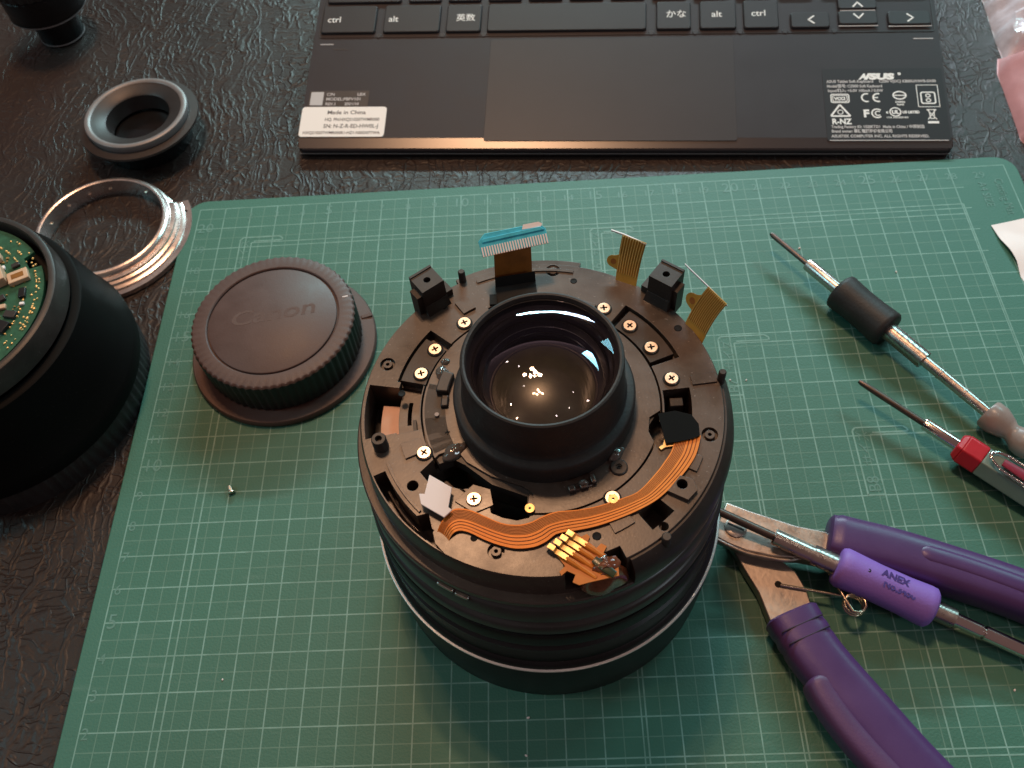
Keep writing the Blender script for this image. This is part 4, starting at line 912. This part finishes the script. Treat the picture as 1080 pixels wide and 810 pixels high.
# ================================================================== PAPER SCRAP
ppt = [(28.70,18.11),(29.9,18.30),(32.0,18.8),(32.6,14.6),(29.4,14.55),(29.12,15.2),(28.98,15.75),(29.0,16.4),(28.92,16.9),(28.78,17.4)]
pm_ = MB(); tri = tessellate_polygon([[Vector((x,y,0)) for x,y in ppt]])
vs=[]; fs=[]; nx,ny=26,30
def inside(x,y):
    c=False; n=len(ppt)
    for i in range(n):
        (x1,y1),(x2,y2)=ppt[i],ppt[(i+1)%n]
        if (y1>y)!=(y2>y) and x<(x2-x1)*(y-y1)/(y2-y1)+x1: c=not c
    return c
# rows run across the sheet from the torn edge
ledge = resample([(28.70,18.11,0),(28.78,17.4,0),(28.92,16.9,0),(29.0,16.4,0),(28.98,15.75,0),(29.12,15.2,0),(29.4,14.55,0)],ny)
redge = resample([(32.0,18.75,0),(32.6,14.6,0)],ny)
for j in range(ny):
    for i in range(nx):
        q=ledge[j].lerp(redge[j],i/(nx-1)); zc=.05+.10*abs(noise.noise((q.x*.7,q.y*.7,2)))+.05*sin(q.y*2.1+q.x)
        vs.append((q.x,q.y,max(.02,zc)))
k_=len(vs)
vs += [(x,y,z-.012) for x,y,z in vs]
for j in range(ny-1):
    for i in range(nx-1):
        a=j*nx+i; fs += [(a,a+1,a+nx+1,a+nx),(k_+a,k_+a+nx,k_+a+nx+1,k_+a+1)]
for j in range(ny-1):
    a=j*nx; fs.append((a,a+nx,k_+a+nx,k_+a)); a+=nx-1; fs.append((a,k_+a,k_+a+nx,a+nx))
for i in range(nx-1):
    a=i; fs.append((a,k_+a,k_+a+1,a+1)); a=(ny-1)*nx+i; fs.append((a,a+1,k_+a+1,k_+a))
pp = put(MB().add(vs,fs),'paper_scrap',MT['white'],None,(29.6,16.8,0),smooth=50); pp.location=Vector((29.6,16.8,0))*S
tag(pp,'torn scrap of white paper lying on the right edge of the mat','paper')

# ================================================================== SCREWDRIVERS
GRP='precision screwdrivers around the opened lens'
def knurl(mb,r,z0,z1,n=40,rows=14,a=.018):
    prof=[(r,z0+(z1-z0)*i/rows) for i in range(rows+1)]
    return mb.lathe(prof,n,mod=lambda rr,z,t: rr+a*(1 if (round(t/(2*pi)*n)+round((z-z0)/(z1-z0)*rows))%2 else -1))
def driver(name_label,p0,p1,off,segs):
    t = thing('screwdriver',name_label,'screwdriver',off,GRP)
    MX = axis_matrix(p0,p1)
    return t,MX
# one with the black foam sleeve
a0,a1 = Vector((20.86,17.65,.72)),Vector((26.14,10.26,.50)); O1=(23.2,14.3,0)
t1,MX = driver('precision screwdriver with thick black foam sleeve and steel barrel, upper right of the mat',a0,a1,O1,None)
put(MB().lathe([(0,0),(.06,0),(.09,.12),(.09,1.85)],16).xf(MX),'bit',MT['darksteel'],t1,O1)
put(MB().lathe([(.09,1.70),(.20,1.71),(.215,1.75),(.215,3.2)],28).xf(MX),'ferrule',MT['steel'],t1,O1)
put(MB().lathe([(.18,3.12),(.54,3.12),(.61,3.17),(.625,3.28),(.60,3.6),(.585,4.0),(.59,4.5),(.62,5.0),(.62,5.12),(.54,5.20),(.18,5.19)],44).xf(MX),'foam_sleeve',MT['rubber'],t1,O1,smooth=50)
put(knurl(MB(),.275,5.16,6.62).xf(MX),'knurled_collar',MT['steel'],t1,O1,smooth=20)
put(MB().lathe([(.27,6.61),(.175,6.63),(.175,7.20),(.19,7.22),(.19,7.28),(.175,7.30),(.175,8.10),(.19,8.12),(.19,8.18),(.175,8.20),(.175,9.3)],32).xf(MX),'barrel',MT['steel'],t1,O1)
put(MB().lathe([(.17,8.98),(.42,9.0),(.46,9.06),(.47,9.35),(.36,9.68),(.28,9.84),(.33,10.0),(.42,10.15),(.44,10.38),(.38,10.6),(.15,10.66),(0,10.66)],28).xf(MX),'swivel_knob',MT['frost'],t1,O1,smooth=50)
# red one
a0,a1 = Vector((22.48,11.49,.75)),Vector((26.66,7.55,.46)); O2=(25.2,9.0,0)
t2_,MX = driver('red screwdriver with clear flat sided body and a metal clip, tip pointing up left',a0,a1,O2,None)
put(MB().lathe([(0,0),(.06,0),(.085,.1),(.10,.5),(.10,2.35)],16).xf(MX),'bit',MT['darksteel'],t2_,O2)
put(MB().lathe([(.10,2.20),(.175,2.21),(.19,2.25),(.19,3.5)],28).xf(MX),'ferrule',MT['chrome'],t2_,O2)
hexp = lambda r,ro=0: [(r*cos(radians(60*i+ro)),r*sin(radians(60*i+ro))) for i in range(6)]
put(MB().prism(hexp(.38,10),3.28,3.45,hexp(.50,10)).prism(hexp(.50,10),3.45,4.05).xf(MX),'red_collar',MT['red'],t2_,O2,bevel=.04,seg=3)
put(MB().prism(hexp(.49,10),4.05,8.8).xf(MX),'flat_body',MT['clear'],t2_,O2,bevel=.03)
put(MB().prism([(-.10,-.40),(.26,-.40),(.30,-.22),(-.02,-.25)],4.5,8.7).xf(MX),'red_core',MT['maroon'],t2_,O2,bevel=.03)
put(MB().loft([MX@Vector((-.02,.52,4.5)),MX@Vector((0.0,.52,5.6)),MX@Vector((0,.52,8.4))],[(.12,.05),(.2,.06),(.2,.06)],16).xf(Matrix()),'red_window',MT['maroon'],t2_,O2)
cl_=[MX@Vector((0.27,0.5,8.4)),MX@Vector((0.27,0.5,4.9)),MX@Vector((0.25,0.51,4.5)),MX@Vector((0.15,0.53,4.22)),MX@Vector((0,0.53,4.13)),MX@Vector((-0.15,0.53,4.22)),MX@Vector((-0.25,0.51,4.5)),MX@Vector((-0.27,0.5,4.9)),MX@Vector((-0.27,0.5,8.4))]
put(MB().tube(smooth_path(cl_,4),.045,10),'metal_clip',MT['chrome'],t2_,O2,smooth=60)
# violet one lying across the cutters
a0,a1 = Vector((17.45,7.13,1.36)),Vector((24.94,3.23,.48)); O3=(21.5,4.75,0)
t3_,MX = driver('precision screwdriver with violet rubber sleeve lying across the side cutters',a0,a1,O3,None)
put(MB().lathe([(0,0),(.115,0),(.12,1.75)],16).xf(MX),'bit',MT['darksteel'],t3_,O3)
put(MB().lathe([(.11,1.66),(.20,1.67),(.23,1.71),(.23,2.82)],28).xf(MX),'ferrule',MT['steel'],t3_,O3)
put(knurl(MB(),.26,2.80,3.65).xf(MX),'knurled_collar',MT['steel'],t3_,O3,smooth=20)
vs_ = MB().lathe([(.15,3.44),(.40,3.44),(.50,3.48),(.555,3.60),(.55,3.8),(.52,4.5),(.525,5.3),(.56,5.85),(.55,6.0),(.47,6.08),(.15,6.09)],44).xf(MX)
vo = put(vs_,'rubber_sleeve',MT['violet'],t3_,O3,smooth=50)
# moulded lettering and a dimple on top of the sleeve
dirx = (a1-a0).normalized(); upv = (Vector((0,0,1))-dirx*dirx.z).normalized(); sdv = upv.cross(dirx)
MS = Matrix((dirx,sdv,upv)).transposed().to_4x4(); MS.translation = a0+dirx*4.55+upv*.527
mm=MB(); add_text(mm,'ANEX',.26,MS@T(-.05,.04,.0),bold=.012,width=.75); add_text(mm,'No.3450',.24,MS@T(.05,-.22,-.015),bold=.010,width=.85); put(mm,'moulded_print',pm('violet_dark',(.05,.025,.20),.6),vo,O3,smooth=0)
put(MB().lathe([(0,.006),(.05,.006),(.055,0)],14).xf(MS@T(-.38,.0,.0)),'dimple',MT['void'],vo,O3)
put(knurl(MB(),.25,6.05,6.65).xf(MX),'knurled_collar',MT['steel'],t3_,O3,smooth=20)
put(MB().lathe([(.24,6.64),(.185,6.66),(.185,7.36),(.15,7.38),(.15,7.42),(.20,7.44),(.20,9.4),(0,9.4)],32).xf(MX),'barrel',MT['chrome'],t3_,O3)

# ================================================================== SIDE CUTTERS
NO = (18.06,6.83,0)
nip = thing('side_cutters','side cutters with dark purple handles lying open right of the large lens','side cutters',NO)
ua = [(17.875,7.605),(18.471,7.314),(19.090,7.054),(19.700,6.798),(20.468,6.595),(20.817,6.160),(20.912,5.528),(20.255,5.662),(19.648,5.823),(18.894,5.908),(18.203,6.102),(17.768,6.315),(17.410,6.555),(17.620,7.119)]
put(MB().prism(ua,.45,.85),'upper_jaw',MT['blade'],nip,NO,bevel=.05,seg=3)
la = [(17.748,6.887),(17.912,6.364),(18.155,5.712),(18.437,5.050),(18.610,4.255),(19.831,4.341),(19.747,5.080),(19.541,5.630),(19.256,5.917),(18.660,6.418),(18.221,7.012)]
put(MB().prism(la,.06,.44),'lower_jaw',MT['blade'],nip,NO,bevel=.04)
pv = put(MB().lathe([(0,.93),(.22,.93),(.30,.90),(.31,.84)],36).xf(T(*[(18.018,6.801)][0])),'pivot_screw',MT['steel'],nip,NO)
put(MB().join(MB().box(-.24,.24,-.03,.03,.925,.935),T(*[(18.014,6.792)][0],0,-.5)),'slot',MT['void'],pv,NO)
gb = [(17.356,6.553),(17.788,6.282),(18.197,6.071),(18.615,5.943),(19.234,5.808),(19.600,5.848)]
put(MB().tube(smooth_path(z3(gb,.80),4),.055,8),'blade_ridge',MT['blade'],nip,NO,smooth=60)
put(MB().lathe([(0,.46),(.09,.46),(.10,.44)],16).xf(T(*[(19.008,5.263)][0])),'spring_hole',MT['void'],nip,NO)
def coilpath():
    s_=Vector((*[(19.044,5.220)][0],.50)); c_=Vector((*[(20.837,4.544)][0],.50)); pts=[s_]
    d=(c_-s_); n=Vector((-d.y,d.x,0)).normalized()
    st=c_+n*.27; pts += [s_.lerp(st,.5),st]
    a0_=atan2((st-c_).y,(st-c_).x)
    for i in range(1,30):
        a=a0_-2*pi*i/11.5; pts.append(c_+Vector((cos(a)*.27,sin(a)*.27,.02+.012*i)))
    e_=Vector((*[(20.260,5.775)][0],.62)); pts += [pts[-1].lerp(e_,.5),e_]
    return pts
put(MB().tube(coilpath(),.045,8),'spring',MT['springwire'],nip,NO,smooth=60)
# handles
uc = [(20.492,6.467),(21.169,6.242),(22.242,5.894),(23.726,5.293),(25.357,4.549),(27.036,3.484)]
uh = put(MB().loft(smooth_path(z3(uc,.68),6),[w_ for w_ in [(.56,.42)]+[(.64,.54)]*2+[(.68-.002*i,.58) for i in range(28)]],30,3.2),'upper_handle',MT['purple'],nip,NO,smooth=50)
lc = [(19.122,4.368),(19.339,3.802),(19.665,3.101),(20.554,1.714),(21.292,0.591),(22.572,-1.160)]
lw = []
NP = 31
for i in range(NP):
    t=i/(NP-1); wv=.73-.03*min(1,t*2.2)
    if i in (5,8): wv-=.03
    lw.append((wv if i else .66,.52 if i else .42))
lh = put(MB().loft(smooth_path(z3(lc,.62),6),lw,30,3.2),'lower_handle',MT['purple'],nip,NO,smooth=50)
for q in (4.6,7.6):
    c_ = smooth_path(z3(lc,1.128),6); i=int(q); p_=c_[i].lerp(c_[i+1],q-i); d=(c_[i+1]-c_[i]).normalized(); n=Vector((-d.y,d.x,0))
    a_ = [p_+n*.60-Vector((0,0,.06)),p_+n*.54-Vector((0,0,.005)),p_-n*.54-Vector((0,0,.005)),p_-n*.60-Vector((0,0,.06))]
    put(MB().tube(a_,.022,6),'groove',MT['groove'],lh,NO,smooth=60)
ic = [(19.426,2.660),(19.558,2.144),(19.986,1.320),(20.565,0.483),(21.670,-1.008)]
put(MB().loft(smooth_path(z3(ic,.70),6),[(.10,.36),(.24,.42),(.33,.445)]+[(.36,.45)]*22,24,3.0),'grip_inlay',MT['plum'],lh,NO,smooth=50)
iu = [(22.616,5.793),(23.411,5.492),(24.396,5.056),(25.548,4.471),(27.104,3.496)]
put(MB().loft(smooth_path(z3(iu,.85),6),[(.06,.32),(.2,.40),(.30,.435)]+[(.34,.45)]*22,24,3.0),'grip_inlay',MT['purple'],uh,NO,smooth=50)
mm=MB(); e0=Vector((*[(21.252,6.218)][0],1.215)); e1=Vector((*[(22.663,5.804)][0],1.24)); dx=(e1-e0).normalized(); up_=(Vector((0,0,1))-dx*dx.z).normalized(); sy_=up_.cross(dx)
ME=Matrix((dx,sy_,up_)).transposed().to_4x4(); ME.translation=e0
add_text(mm,'ENGINEER',.26,ME,bold=.005,width=1.5); put(mm,'moulded_print',pm('purple_raised',(.10,.045,.13),.25),uh,NO,smooth=0)

# ================================================================== LOOSE SCREW AND CRUMBS
SO=(3.04,8.98,0)
ls_ = thing('loose_screw','tiny bright countersunk screw lying alone on the lower left of the mat','screw',SO)
MX=axis_matrix((3.0,9.15,.10),(3.14,8.86,.07))
put(MB().lathe([(0,0),(.045,.0),(.05,.02),(.05,.16),(.11,.22),(.115,.25),(0,.26)],18).xf(MX),'screw_body',MT['screw'],ls_,SO)
put(knurl(MB(),.052,.02,.16,16,6,.006).xf(MX),'thread',MT['screw'],ls_,SO,smooth=0)
cr=MB()
for x,y,s_ in [(*q,random.uniform(.03,.05)) for q in [(3.706,3.297),(12.043,2.057),(11.970,1.126),(18.775,12.216),(24.612,2.368),(21.955,17.536),(24.979,16.259),(19.281,12.187)]]:
    cr.join(blob(x,y,.012,s_,s_*.7,s_*.8,random.random()*9,random.random()*3,8,4))
co=cr.build('crumbs',MT['white'],None,smooth=0); co['kind']='stuff'; co['label']='tiny pale crumbs scattered over the green mat'
